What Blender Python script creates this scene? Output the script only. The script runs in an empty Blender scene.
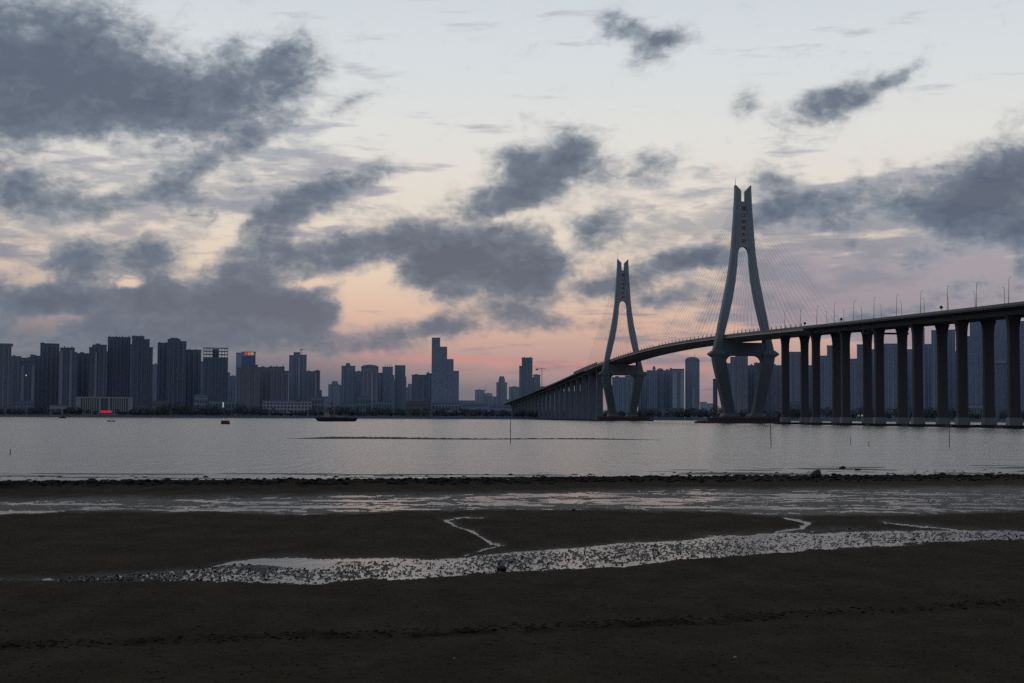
import bpy, bmesh, math, random
import numpy as np
from mathutils import Vector, Matrix
scene = bpy.context.scene
COL = scene.collection
R = math.radians
random.seed(7)
rng = np.random.RandomState(11)

# ------------------------------------------------------------------ camera
FPX, CX, CY = 1500.0, 512.0, 341.5
CAMH = 3.5
PITCH, ROLL = R(2.88), R(0.315)
CAM_ROT = Matrix.Rotation(math.pi / 2 + PITCH, 3, 'X') @ Matrix.Rotation(ROLL, 3, 'Z')
cam_data = bpy.data.cameras.new('camera')
cam_data.sensor_width = 36.0
cam_data.lens = FPX / 1024.0 * 36.0
cam_data.clip_start = 0.1
cam_data.clip_end = 60000.0
cam = bpy.data.objects.new('camera', cam_data)
COL.objects.link(cam)
cam.location = (0, 0, CAMH)
cam.rotation_euler = CAM_ROT.to_euler()
scene.camera = cam

def ray(px, py):
    return CAM_ROT @ Vector(((px - CX) / FPX, (CY - py) / FPX, -1.0))

def at(px, py, Y):
    """World point at distance Y (metres north of the viewer) along a bearing."""
    d = ray(px, py)
    return Vector((0, 0, CAMH)) + d * (Y / d.y)

def ground_at(px, py, z=0.0):
    d = ray(px, py)
    return Vector((0, 0, CAMH)) + d * ((z - CAMH) / d.z)

def lin(c):
    """sRGB 0..255 triple to linear rgba"""
    o = []
    for v in c:
        v = v / 255.0
        o.append(v / 12.92 if v <= 0.04045 else ((v + 0.055) / 1.055) ** 2.4)
    return (o[0], o[1], o[2], 1.0)

scene.view_settings.view_transform = 'Standard'
scene.view_settings.look = 'None'
scene.view_settings.exposure = 0.0

# ------------------------------------------------------------------ world: dusk sky with cloud banks
# Everything is a function of the sky direction (azimuth, elevation in degrees).
def azel(px, py):
    d = ray(px, py).normalized()
    return math.degrees(math.atan2(d.x, d.y)), math.degrees(math.asin(d.z))

class NT:
    def __init__(self, tree):
        self.t = tree; self.n = tree.nodes; self.l = tree.links
    def node(self, typ, **kw):
        n = self.n.new(typ)
        for k, v in kw.items():
            setattr(n, k, v)
        return n
    def _in(self, sock, v):
        if isinstance(v, bpy.types.NodeSocket): self.l.new(v, sock)
        elif v is not None: sock.default_value = v
    def math(self, op, a, b=None, c=None, clamp=False):
        n = self.node('ShaderNodeMath', operation=op, use_clamp=clamp)
        self._in(n.inputs[0], a); self._in(n.inputs[1], b); self._in(n.inputs[2], c)
        return n.outputs[0]
    def vmath(self, op, a, b=None, c=None):
        n = self.node('ShaderNodeVectorMath', operation=op)
        self._in(n.inputs[0], a); self._in(n.inputs[1], b); self._in(n.inputs[2], c)
        return n.outputs['Value'] if op in ('DOT_PRODUCT', 'LENGTH') else n.outputs[0]
    def mapping(self, v, loc, rot, scale, typ='TEXTURE'):
        n = self.node('ShaderNodeMapping', vector_type=typ)
        self._in(n.inputs['Vector'], v)
        n.inputs['Location'].default_value = loc
        n.inputs['Rotation'].default_value = rot
        n.inputs['Scale'].default_value = scale
        return n.outputs[0]
    def noise(self, v, scale, detail=6, rough=0.55, color=False, lac=2.0, dist=0.0):
        n = self.node('ShaderNodeTexNoise')
        self._in(n.inputs['Vector'], v)
        n.inputs['Scale'].default_value = scale
        n.inputs['Detail'].default_value = detail
        n.inputs['Roughness'].default_value = rough
        n.inputs['Lacunarity'].default_value = lac
        n.inputs['Distortion'].default_value = dist
        return n.outputs['Color' if color else 0]
    def sstep(self, v, a, b):
        n = self.node('ShaderNodeMapRange', interpolation_type='SMOOTHSTEP')
        self._in(n.inputs[0], v)
        n.inputs[1].default_value = a; n.inputs[2].default_value = b
        n.inputs[3].default_value = 0.0; n.inputs[4].default_value = 1.0
        return n.outputs[0]
    def mix(self, f, a, b, blend='MIX'):
        n = self.node('ShaderNodeMix', data_type='RGBA', blend_type=blend)
        self._in(n.inputs[0], f); self._in(n.inputs[6], a); self._in(n.inputs[7], b)
        return n.outputs[2]
    def ramp(self, f, stops, interp='LINEAR'):
        n = self.node('ShaderNodeValToRGB')
        n.color_ramp.interpolation = interp
        el = n.color_ramp.elements
        while len(el) < len(stops): el.new(0.5)
        for e, (p, c) in zip(el, stops):
            e.position = p; e.color = c
        self._in(n.inputs[0], f)
        return n.outputs[0]

world = bpy.data.worlds.new('World')
scene.world = world
world.use_nodes = True
wt = NT(world.node_tree)
wt.n.clear()
SUN_EL, SUN_AZ = 2.0, -1.0
tc = wt.node('ShaderNodeTexCoord')
sep = wt.node('ShaderNodeSeparateXYZ'); wt.l.new(tc.outputs['Generated'], sep.inputs[0])
az = wt.math('MULTIPLY', wt.math('ARCTAN2', sep.outputs[0], sep.outputs[1]), 180 / math.pi)
el = wt.math('MULTIPLY', wt.math('ARCSINE', sep.outputs[2]), 180 / math.pi)
comb = wt.node('ShaderNodeCombineXYZ')
wt.l.new(az, comb.inputs[0]); wt.l.new(el, comb.inputs[1])
P = comb.outputs[0]

def warp(v, scale, amp, detail=4, rough=0.6):
    c = wt.noise(v, scale, detail, rough, color=True)
    return wt.vmath('ADD', v, wt.vmath('MULTIPLY', wt.vmath('SUBTRACT', c, (0.5, 0.5, 0.5)), (amp, amp * 0.75, 0)))

PX = 1.0 / (FPX / 57.2958)          # degrees per photo pixel near the centre
def blobs(P, items):
    acc = None
    for (x, y, rx, ry, rot, w) in items:
        a, e = azel(x, y)
        src = P if acc is None else wt.vmath('MULTIPLY_ADD', acc, (1e-9, 1e-9, 0), P)
        m = wt.mapping(src, (a, e, 0), (0, 0, R(rot)), (rx * PX, ry * PX, 1.0))
        d = wt.vmath('DOT_PRODUCT', m, m)
        g = wt.math('EXPONENT', wt.math('MULTIPLY', d, -1.0))
        acc = wt.math('MULTIPLY', g, w) if acc is None else wt.math('MULTIPLY_ADD', g, w, acc)
    return acc

# clear sky gradient by elevation, measured along the photograph's middle column
def hgt(y):
    return azel(512, y)[1]
E0, E1 = -2.0, 18.0
def stop(y, c):
    return ((hgt(y) - E0) / (E1 - E0), lin(c))
f_el = wt.math('DIVIDE', wt.math('SUBTRACT', el, E0), E1 - E0, clamp=True)
clear = wt.ramp(f_el, [stop(416, (128, 116, 126)), stop(392, (148, 130, 136)), stop(360, (182, 150, 146)),
                       stop(325, (214, 178, 160)), stop(285, (226, 201, 180)), stop(225, (227, 215, 200)),
                       stop(140, (223, 222, 218)), stop(60, (214, 220, 223)), (1.0, lin((200, 209, 217)))])
DARK = [
 # upper left bank
 (-20,45,110,62,0,1.0),(75,45,100,48,0,0.95),(95,100,130,34,4,0.95),(185,100,80,42,12,0.72),(240,85,50,40,25,0.45),(290,66,40,36,30,0.80),(315,50,18,16,0,.3),(20,125,90,22,0,0.6),(225,130,60,14,15,0.35),
 (345,108,32,12,28,0.62),(25,30,40,9,10,-.45),(200,58,24,34,-30,-.3),(265,45,30,10,30,-.25),(235,40,20,10,20,.3),
 # broken middle of the left
 (8,192,62,34,0,1.0),(60,200,30,26,0,.5),(105,207,34,17,25,0.8),(190,206,19,34,70,0.85),(186,180,24,14,30,.4),(300,202,44,28,12,1.2),(268,215,24,14,20,.5),(366,176,30,22,25,0.62),(388,168,18,12,0,.3),
 (215,160,50,12,25,0.55),(170,172,50,18,25,.35),(340,190,40,24,15,.3),(262,135,40,10,20,.4),(240,182,34,12,30,.38),(150,196,24,10,30,.3),(77,151,22,12,10,-.35),(116,183,34,8,30,-.45),
 (70,230,90,10,12,-.35),(222,232,34,9,48,-.7),(322,230,34,9,6,-.55),(140,228,36,9,15,-.5),
 # lower left bank
 (75,259,36,22,12,1.15),(148,254,40,23,5,1.15),(250,258,46,28,20,1.2),(315,256,40,18,12,0.9),(352,248,26,15,15,.6),
 (10,298,80,24,0,1.0),(110,303,90,22,0,0.95),(205,302,80,26,0,1.0),(270,308,60,24,0,1.0),(312,311,36,28,0,1.0),
 (60,340,200,22,0,0.8),(220,340,130,18,0,0.7),(127,285,13,6,10,-1.3),(36,279,18,7,10,-.7),(42,324,22,10,15,-1.0),(80,318,18,7,15,-.5),(305,284,24,5,14,-.7),
 # centre
 (548,172,46,30,25,1.2),(575,147,26,20,20,0.85),(512,166,26,22,0,0.75),(480,202,40,18,18,0.75),(520,200,40,14,10,.5),(600,160,16,14,0,.3),
 (495,252,62,34,0,1.15),(450,255,50,26,10,0.85),(540,272,40,32,0,0.9),(500,285,64,20,0,0.75),(395,237,42,21,14,1.2),(345,262,26,11,10,.4),(424,270,34,17,20,.95),(445,292,28,12,0,.6),
 (596,227,32,23,8,1.1),(505,219,50,5,6,-.5),(561,236,9,16,20,-.5),(380,274,18,8,20,-.5),(355,312,16,24,-30,-.5),(567,290,14,18,0,-.4),(428,292,16,7,10,-.4),
 (448,325,30,13,10,0.85),(400,335,44,12,8,0.8),(515,314,36,13,0,0.85),(548,322,26,10,0,.6),(370,348,50,9,0,.5),(480,330,60,8,0,.4),
 # right
 (622,30,36,16,-8,0.80),(670,36,38,14,0,0.80),(645,62,28,14,20,.52),(600,14,22,8,0,.22),(745,100,16,19,-25,0.70),(812,112,46,19,10,0.88),(848,95,36,17,24,0.80),
 (885,84,26,10,25,0.45),(910,69,20,8,35,0.5),(640,172,46,17,15,0.75),(658,156,22,14,0,.35),(775,190,26,26,0,0.85),(760,172,20,12,30,.35),(525,52,24,8,0,.3),(530,118,20,9,0,.36),
 (985,192,56,40,8,1.25),(1035,172,45,40,0,1.0),(955,214,40,20,25,0.7),(1010,232,50,18,0,0.55),(1024,260,16,28,0,.75),(962,288,30,16,0,0.55),(860,165,14,10,60,.35),(885,168,8,12,0,.4),
 (850,192,70,11,8,0.62),(905,205,60,15,0,0.66),(815,212,60,12,0,0.72),(760,225,44,14,10,.6),(870,226,60,8,0,.45),(725,262,40,12,15,.5),(655,234,40,12,15,.3),
 (655,266,52,15,14,1.05),(700,255,34,13,15,0.75),(605,287,36,12,8,0.85),(680,298,42,13,8,0.85),(640,300,26,9,0,.4),(712,322,50,10,5,0.6),
 (848,242,20,11,-20,.62),(905,268,26,10,0,.4),(935,252,34,10,0,.4),(868,318,56,13,4,.75),(825,330,30,9,10,.5),(965,300,50,16,0,.4),(720,285,40,9,8,.4),
]
MAUVE = [(870,200,110,22,5,0.75),(905,222,80,14,0,.4),(790,212,60,18,0,0.5),(905,262,170,30,0,0.85),(940,305,150,40,0,0.95),(840,300,140,20,0,0.45),(1000,260,70,60,0,0.5),
 (560,375,220,26,0,0.45),(640,338,110,10,0,0.35),(745,262,80,30,0,.38),(730,310,60,24,0,.3),(700,150,60,14,10,.15),(520,60,40,10,0,.1),(310,180,110,70,0,.35),(250,160,90,70,0,.3),(60,220,100,60,0,.3)]
GREY = [(60,376,330,42,0,1.2),(0,300,130,70,0,0.45),(340,395,160,16,0,.4),(1010,370,180,36,0,.6),(600,395,200,12,0,.35)]
Pw = warp(warp(P, 0.45, 0.9, 3, 0.55), 1.9, 0.42, 3, 0.6)
Pn = wt.vmath('MULTIPLY', P, (1.0, 1.5, 1.0))
Pn2 = warp(Pn, 0.9, 0.9, 3)
n1 = wt.noise(Pn2, 0.62, 5, 0.52)
n2 = wt.noise(Pn2, 1.9, 5, 0.58)
n12 = wt.math('ADD', wt.math('MULTIPLY', wt.math('SUBTRACT', n1, 0.5), 1.05), wt.math('MULTIPLY', wt.math('SUBTRACT', n2, 0.5), 0.80))
D = wt.math('ADD', wt.math('MULTIPLY', blobs(Pw, DARK), 0.92), n12)
# beyond the field that the photograph documents the cloud field simply goes on
far_az = wt.sstep(wt.math('ABSOLUTE', az), 20.0, 27.0)
far_up = wt.sstep(el, 19.0, 26.0)
beyond = wt.math('MAXIMUM', far_az, far_up)
D = wt.math('ADD', D, wt.math('MULTIPLY', beyond, wt.math('MULTIPLY_ADD', n1, 1.6, -0.40)))
aD = wt.math('MULTIPLY_ADD', wt.sstep(D, 0.09, 0.78), 0.62, wt.math('MULTIPLY', wt.sstep(D, 0.45, 1.15), 0.34))
Ps = warp(wt.vmath('MULTIPLY', P, (0.30, 1.9, 1.0)), 0.8, 0.7, 3)
n3 = wt.noise(Ps, 0.75, 5, 0.55)
M = wt.math('ADD', blobs(Pw, MAUVE), wt.math('MULTIPLY', wt.math('SUBTRACT', n3, 0.5), 3.4))
aM = wt.sstep(M, 0.28, 0.80)
G = blobs(P, GREY)
aG = wt.math('MULTIPLY', wt.sstep(G, 0.1, 0.95), 0.93)
col = wt.mix(aG, clear, lin((102, 109, 121)))
mcol = wt.ramp(f_el, [stop(400, (126, 116, 128)), stop(340, (147, 138, 148)), stop(290, (157, 149, 158)), stop(220, (164, 161, 169)), stop(100, (188, 190, 196))])
col = wt.mix(wt.math('MULTIPLY', aM, 0.95), col, mcol)
# thin torn veils drifting up to the right
WISP = [(180,185,200,62,12,1.35),(40,225,110,50,10,1.0),(640,215,120,70,15,.95),(780,250,110,80,5,.95),(910,235,150,70,0,.9),(560,322,220,34,0,.75),(395,235,70,34,15,.7),(330,110,50,30,30,.5),(655,55,60,24,10,.45),(850,100,90,26,15,.45)]
Pk = warp(wt.mapping(P, (0,0,0), (0,0,R(-17)), (0.55, 1.6, 1.0), 'POINT'), 0.9, 0.9, 4)
n4 = wt.noise(Pk, 0.95, 6, 0.58)
Wm = wt.math('ADD', n4, wt.math('MULTIPLY', wt.math('SUBTRACT', wt.math('MINIMUM', blobs(Pw, WISP), 1.12), 1.0), 0.5))
aW = wt.math('MULTIPLY', wt.sstep(Wm, 0.39, 0.68), 0.68)
wcol = wt.ramp(f_el, [stop(400, (122, 118, 128)), stop(330, (126, 126, 138)), stop(240, (134, 140, 152)), stop(100, (158, 167, 178))])
col = wt.mix(aW, col, wcol)
# the pink slit just over the skyline
slit = blobs(Pw, [(470,362,110,3.2,-3,.9),(600,366,120,3.0,-2,.8),(380,352,60,5,-3,.6)])
col = wt.mix(wt.math('MULTIPLY', slit, 0.55, clamp=True), col, lin((206, 142, 136)))
# cloud body: lit rims, slate core, the upper left bank the heaviest
thick = wt.math('ADD', D, wt.math('MULTIPLY', n12, 0.45))
ccol = wt.ramp(wt.math('MULTIPLY', thick, 0.62, clamp=True),
               [(0.10, lin((180, 180, 183))), (0.26, lin((156, 160, 167))), (0.45, lin((122, 133, 146))), (0.68, lin((103, 115, 131))), (1.0, lin((86, 97, 115)))])
ccol = wt.mix(wt.math('MULTIPLY', wt.sstep(el, 6.5, 1.5), 0.6), ccol, lin((103, 111, 125)))
col = wt.mix(aD, col, ccol)
# overall falloff away from the afterglow: the sky behind the viewer is darker
away = wt.sstep(wt.math('ABSOLUTE', az), 25.0, 120.0)
col = wt.mix(wt.math('MULTIPLY', away, 0.75), col, lin((104, 116, 140)))
below = wt.sstep(el, -0.6, -2.5)
col = wt.mix(below, col, lin((60, 58, 60)))
nish = wt.node('ShaderNodeTexSky', sky_type='NISHITA', sun_disc=False)
nish.sun_elevation = R(SUN_EL); nish.sun_rotation = R(SUN_AZ)
nish.altitude = 0; nish.air_density = 1.0; nish.dust_density = 2.0
bg1 = wt.node('ShaderNodeBackground'); wt.l.new(nish.outputs[0], bg1.inputs[0]); bg1.inputs[1].default_value = 0.0006
bg2 = wt.node('ShaderNodeBackground'); wt.l.new(col, bg2.inputs[0]); bg2.inputs[1].default_value = 1.0
add = wt.node('ShaderNodeAddShader'); wt.l.new(bg1.outputs[0], add.inputs[0]); wt.l.new(bg2.outputs[0], add.inputs[1])
wout = wt.node('ShaderNodeOutputWorld'); wt.l.new(add.outputs[0], wout.inputs[0])
world.cycles.sampling_method = 'MANUAL'
world.cycles.sample_map_resolution = 512
# ------------------------------------------------------------------ helpers
def children_of(o):
    return [c for c in bpy.data.objects if c.parent == o]

def put(name, bm_or_mesh, m, parent=None, smooth=False):
    if isinstance(bm_or_mesh, bmesh.types.BMesh):
        me = bpy.data.meshes.new(name)
        bm_or_mesh.normal_update()
        bm_or_mesh.to_mesh(me); bm_or_mesh.free()
    else:
        me = bm_or_mesh
    if smooth:
        me.polygons.foreach_set('use_smooth', [True] * len(me.polygons))
    if m is not None and not me.materials:
        for mm in (m if isinstance(m, (list, tuple)) else [m]):
            me.materials.append(mm)
    o = bpy.data.objects.new(name, me)
    COL.objects.link(o)
    if parent is not None:
        o.parent = parent
    return o

def thing(name, label, cat, loc=(0, 0, 0), rz=0.0, group=None):
    o = bpy.data.objects.new(name, None)
    COL.objects.link(o)
    o.empty_display_size = 0.5
    o.location = loc; o.rotation_euler = (0, 0, rz)
    return tag(o, label, cat, group)

def tag(o, label=None, cat=None, group=None, kind=None):
    if label: o['label'] = label
    if cat: o['category'] = cat
    if group: o['group'] = group
    if kind: o['kind'] = kind
    return o

def dup(o, parent=None):
    c = o.copy(); COL.objects.link(c)
    if parent is not None: c.parent = parent
    for ch in children_of(o):
        dup(ch, c)
    return c

def B():
    return bmesh.new()

def add_box(bm, x0, x1, y0, y1, z0, z1, mi=0):
    v = [bm.verts.new(p) for p in ((x0,y0,z0),(x1,y0,z0),(x1,y1,z0),(x0,y1,z0),(x0,y0,z1),(x1,y0,z1),(x1,y1,z1),(x0,y1,z1))]
    for f in ((0,3,2,1),(4,5,6,7),(0,1,5,4),(1,2,6,5),(2,3,7,6),(3,0,4,7)):
        fc = bm.faces.new([v[i] for i in f]); fc.material_index = mi
    return v

def add_bar(bm, a, b, r, r2=None, n=6, cap=True):
    a = Vector(a); b = Vector(b); d = (b - a)
    if d.length < 1e-6: return
    d.normalize()
    u = d.orthogonal().normalized(); w = d.cross(u)
    r2 = r if r2 is None else r2
    A = [bm.verts.new(a + (u * math.cos(2*math.pi*k/n) + w * math.sin(2*math.pi*k/n)) * r) for k in range(n)]
    C = [bm.verts.new(b + (u * math.cos(2*math.pi*k/n) + w * math.sin(2*math.pi*k/n)) * r2) for k in range(n)]
    for k in range(n):
        bm.faces.new((A[k], A[(k+1) % n], C[(k+1) % n], C[k]))
    if cap:
        bm.faces.new(list(reversed(A))); bm.faces.new(C)

def add_loft(bm, loops, cap=True):
    L = [[bm.verts.new(p) for p in lp] for lp in loops]
    n = len(L[0])
    for a, b in zip(L, L[1:]):
        for k in range(n):
            bm.faces.new((a[k], a[(k+1) % n], b[(k+1) % n], b[k]))
    if cap:
        bm.faces.new(list(reversed(L[0]))); bm.faces.new(L[-1])

def add_prism(bm, prof, y0, y1):
    """profile polygon (x,z) extruded from y0 to y1"""
    a = [bm.verts.new((x, y0, z)) for x, z in prof]
    b = [bm.verts.new((x, y1, z)) for x, z in prof]
    n = len(prof)
    bm.faces.new(a); bm.faces.new(list(reversed(b)))
    for k in range(n):
        bm.faces.new((a[k], b[k], b[(k+1) % n], a[(k+1) % n]))

def fix(bm):
    bmesh.ops.recalc_face_normals(bm, faces=bm.faces)
    return bm

# ------------------------------------------------------------------ materials
def newmat(name):
    m = bpy.data.materials.new(name); m.use_nodes = True
    t = NT(m.node_tree)
    return m, t, t.n['Principled BSDF']

def setp(b, **kw):
    for k, v in kw.items():
        b.inputs[k.replace('_', ' ')].default_value = v

def surf(name, rgb, rough=0.8, var=0.25, scale=0.3, metal=0.0, bump=0.0, bscale=3.0, streak=None, spec=0.4):
    """painted, concrete or metal surface with uneven tone; rgb is a linear albedo"""
    m, t, b = newmat(name)
    tc = t.node('ShaderNodeTexCoord')
    v = tc.outputs['Object']
    if streak: v = t.mapping(v, (0,0,0), (0,0,0), streak, 'POINT')
    n = t.noise(v, scale, 6, 0.6)
    f = t.math('MULTIPLY_ADD', n, 2*var, 1.0 - var)
    c = t.mix(1.0, (rgb[0], rgb[1], rgb[2], 1), f, 'MULTIPLY')
    t.l.new(c, b.inputs['Base Color'])
    setp(b, Roughness=rough, Metallic=metal, Specular_IOR_Level=spec)
    if bump:
        bn = t.node('ShaderNodeBump'); bn.inputs['Strength'].default_value = bump; bn.inputs['Distance'].default_value = 0.2
        t.l.new(t.noise(tc.outputs['Object'], bscale, 5, 0.6), bn.inputs['Height'])
        t.l.new(bn.outputs[0], b.inputs['Normal'])
    return m

def glow(name, rgb, s):
    m, t, b = newmat(name)
    setp(b, Base_Color=(0.02, 0.02, 0.02, 1), Roughness=0.5)
    b.inputs['Emission Color'].default_value = rgb
    b.inputs['Emission Strength'].default_value = s
    return m

# ------------------------------------------------------------------ numpy noise for the terrain
def hash2(ix, iy, seed):
    h = (ix.astype(np.int64) * 374761393 + iy.astype(np.int64) * 668265263 + seed * 974634777) & 0xFFFFFFFF
    h = ((h ^ (h >> 13)) * 1274126177) & 0xFFFFFFFF
    h = h ^ (h >> 16)
    return (h & 0xFFFFFF) / float(0xFFFFFF)

def vnoise(x, y, seed=0):
    ix = np.floor(x); iy = np.floor(y); fx = x - ix; fy = y - iy
    fx = fx*fx*fx*(fx*(fx*6-15)+10); fy = fy*fy*fy*(fy*(fy*6-15)+10)
    a = hash2(ix, iy, seed); b = hash2(ix+1, iy, seed); c = hash2(ix, iy+1, seed); d = hash2(ix+1, iy+1, seed)
    return (a*(1-fx)+b*fx)*(1-fy) + (c*(1-fx)+d*fx)*fy

def fbm(x, y, seed=0, octs=5, gain=0.5):
    s = 0.0; a = 1.0; t = 0.0
    for k in range(octs):
        s = s + a*(vnoise(x*2**k + 17.3*k, y*2**k - 9.1*k, seed+k) - 0.5); t += a; a *= gain
    return s / t * 2.0            # about -1..1

# ------------------------------------------------------------------ the tidal flat
def rows_of(mx):
    ys = list(np.arange(0, 1, 1))
    return ys
MI = np.array(CAM_ROT.inverted())
def to_photo(X, Y):
    """where a point of the flat (height 0) was measured in the survey photograph"""
    p = np.stack([X, Y, np.full_like(X, -CAMH)], -1) @ MI.T
    return CX + FPX * p[..., 0] / -p[..., 2], CY - FPX * p[..., 1] / -p[..., 2]

def smooth01(t):
    t = np.clip(t, 0, 1); return t*t*(3-2*t)

def flat_height(X, Y):
    px, py = to_photo(X, Y)
    I = np.interp
    wob = fbm(X*0.55, Y*0.30, 3, 5, 0.55)          # wavers the outlines
    wob2 = fbm(X*0.12, Y*0.08, 9, 4, 0.5)
    edge = fbm(X*2.6, Y*1.3, 71, 4, 0.6)
    pyw = py + 1.5*edge + wob*(2.2 + 0.02*np.maximum(py-480, 0)*0.6)
    fine = fbm(X*5.0, Y*3.2, 21, 3, 0.6)
    stones = 0.4*vnoise(X*17.0, Y*4.8, 5) + 0.6*vnoise(X*36.0, Y*9.0, 6)
    # base mud
    mud = 0.075 + 0.03*wob2 + 0.012*fine + 0.012*wob
    rise = smooth01((py-590)/120.0)*0.22
    mud = mud + rise
    # tide line across the near sand
    tl = I(px, [-300, 0, 300, 500, 760, 1024, 1400], [668, 660, 646, 637, 622, 605, 585])
    dl = pyw - tl
    scarp = np.exp(-(dl/2.2)**2)
    mud = mud - 0.05*smooth01((dl+3)/6.0) + 0.02*scarp*(0.5+fine)
    # the wet channel
    yu = I(px, [-500, -60, 20, 130, 200, 232, 262, 300, 345, 400, 440, 500, 560, 620, 680, 720, 770, 830, 900, 940, 1024, 1400],
               [600, 585, 578, 573.5, 569, 561, 558, 556.5, 558, 557, 557, 553, 548, 543, 540, 534, 531, 531.5, 531, 530.5, 529.5, 528])
    yl = I(px, [-500, -60, 20, 60, 150, 300, 400, 500, 600, 700, 800, 900, 1024, 1400],
               [604, 588, 582, 581, 583, 585, 581, 574.5, 570, 561, 552.5, 546, 540, 534])
    ch = np.minimum(pyw - yu, yl - pyw)
    # creeks that feed it
    def creek(pts, w):
        d = np.full(px.shape, 1e9)
        for (ax, ay), (bx, by) in zip(pts, pts[1:]):
            sx, sy = (bx-ax)/3.0, by-ay
            t = np.clip((((px+wob*11)-ax)/3.0*sx + (pyw-ay)*sy)/(sx*sx+sy*sy+1e-9), 0, 1)
            d = np.minimum(d, np.hypot(((px+wob*11)-ax)/3.0 - t*sx, (pyw-ay) - t*sy))
        return w - d
    c1 = creek([(486,519),(462,518.5),(449,521),(455,526),(470,530.5),(484,538),(496,545),(508,547),(470,552),(455,556)], 1.2) + 1.1*wob + 0.9*edge
    c2 = creek([(784,518),(806,522.5),(800,528),(760,533)], 2.0) + 1.0*wob + 0.9*edge
    c3 = creek([(880,522),(915,526),(960,531)], 1.6)
    c4 = creek([(700,536),(790,531),(860,529)], 1.2)
    wet = np.maximum.reduce([ch, c1*1.5, c2*1.5, c3*1.2, c4])
    bank = smooth01((wet+3.0)/6.5)
    rough = smooth01((ch-0.5)/4.0)
    calm = np.exp(-(((px-285)/42.0)**2 + ((py-563.5)/5.0)**2)) + np.exp(-(((px-45)/14.0)**2 + ((py-578)/2.6)**2)) \
         + smooth01(c1/1.5)
    calm = np.clip(calm*1.3, 0, 1)
    bar = np.exp(-(((px-258)/26.0)**2 + ((py-567.5)/2.6)**2))
    leftdry = smooth01((250-px)/170.0)
    bed = -0.030 + rough*(1-calm)*(0.110*(stones-0.5) + 0.014*wob + 0.022) + 0.06*bar + leftdry*(1-calm)*(0.028+0.018*fine)
    h = mud*(1-bank) + bed*bank + bank*(1-bank)*4*(0.045*(stones-0.5) + 0.02*edge)
    # streaky wet belt seaward of the mud banks
    e0 = I(px, [-500, 0, 150, 300, 480, 600, 700, 800, 1024, 1500], [520, 517, 513, 516, 513, 512, 515, 518, 513, 512])
    e1 = I(px, [-500, 0, 400, 700, 1024, 1500], [500, 498, 493, 488, 486, 484])
    tt = np.minimum(e0 - pyw, pyw - e1)
    streak = fbm(X*0.30, Y*0.95, 31, 5, 0.66) + 0.6*fbm(X*2.2, Y*2.2, 33, 3, 0.6)
    belt = smooth01((tt+2)/6.0)
    hb = 0.036*streak + 0.014*(stones-0.5) + 0.002
    h = h*(1-belt) + hb*belt
    # weed-covered cobble ridge, then the waterline
    r0 = I(px, [-500, 0, 400, 700, 1024, 1500], [499, 496, 492, 487, 484, 481])
    r1 = I(px, [-500, 0, 200, 400, 560, 700, 1024, 1500], [484, 483, 481, 480.5, 478, 477.5, 476, 474])
    rd = np.minimum(r0 - py, py - r1)
    ridge = smooth01((rd+1.0)/3.5)
    lump = vnoise(X*1.7, Y*0.9, 41)*0.6 + vnoise(X*4.1, Y*2.2, 42)*0.4
    gap = smooth01((fbm(X*0.10, Y*0.5, 44, 3)-0.25)/0.3)*smooth01((r1+5-py)/4.0)
    hr = 0.03 + 0.32*lump*smooth01((rd+1)/7.0) - 0.20*gap
    h = np.where(ridge > 0, h*(1-ridge) + hr*ridge, h)
    # seaward: ripple bars awash, deeper to the right
    w1 = I(px, [-500, 0, 200, 400, 600, 700, 850, 1024, 1500], [477, 475, 474, 475, 474, 471, 468, 465.5, 462])
    sw = smooth01((r1 - py)/1.5)
    bars = fbm(X*0.13, Y*0.55, 51, 4, 0.55)
    hs = -0.004 + 0.055*bars - 0.02*smooth01((w1 - py)/3.0) - 0.30*smooth01((w1 - 2 - py)/6.0)
    h = h*(1-sw) + hs*sw
    weed = np.clip(ridge*smooth01((rd+1.5)/3.0)*smooth01((r0 - 3.0 + 2*wob - py)/4.0), 0, 1)
    damp = np.clip(np.maximum(bank, belt) + sw, 0, 1)
    dark = np.clip(scarp*(0.35+1.3*fbm(X*2.2, Y*1.6, 61, 4, 0.6)), 0, 1)
    return h, weed, damp, dark

def grid_mesh(name, XX, YY, ZZ):
    nr, nc = XX.shape
    me = bpy.data.meshes.new(name)
    co = np.stack([XX, YY, ZZ], -1).reshape(-1, 3).astype(np.float32)
    idx = np.arange(nr*nc).reshape(nr, nc)
    q = np.stack([idx[:-1, :-1], idx[:-1, 1:], idx[1:, 1:], idx[1:, :-1]], -1).reshape(-1, 4)
    me.vertices.add(len(co)); me.vertices.foreach_set('co', co.ravel())
    me.loops.add(q.size); me.loops.foreach_set('vertex_index', q.ravel().astype(np.int32))
    me.polygons.add(len(q))
    me.polygons.foreach_set('loop_start', np.arange(0, q.size, 4, dtype=np.int32))
    me.polygons.foreach_set('loop_total', np.full(len(q), 4, dtype=np.int32))
    me.polygons.foreach_set('use_smooth', np.ones(len(q), dtype=bool))
    me.update(calc_edges=True)
    return me

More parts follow.
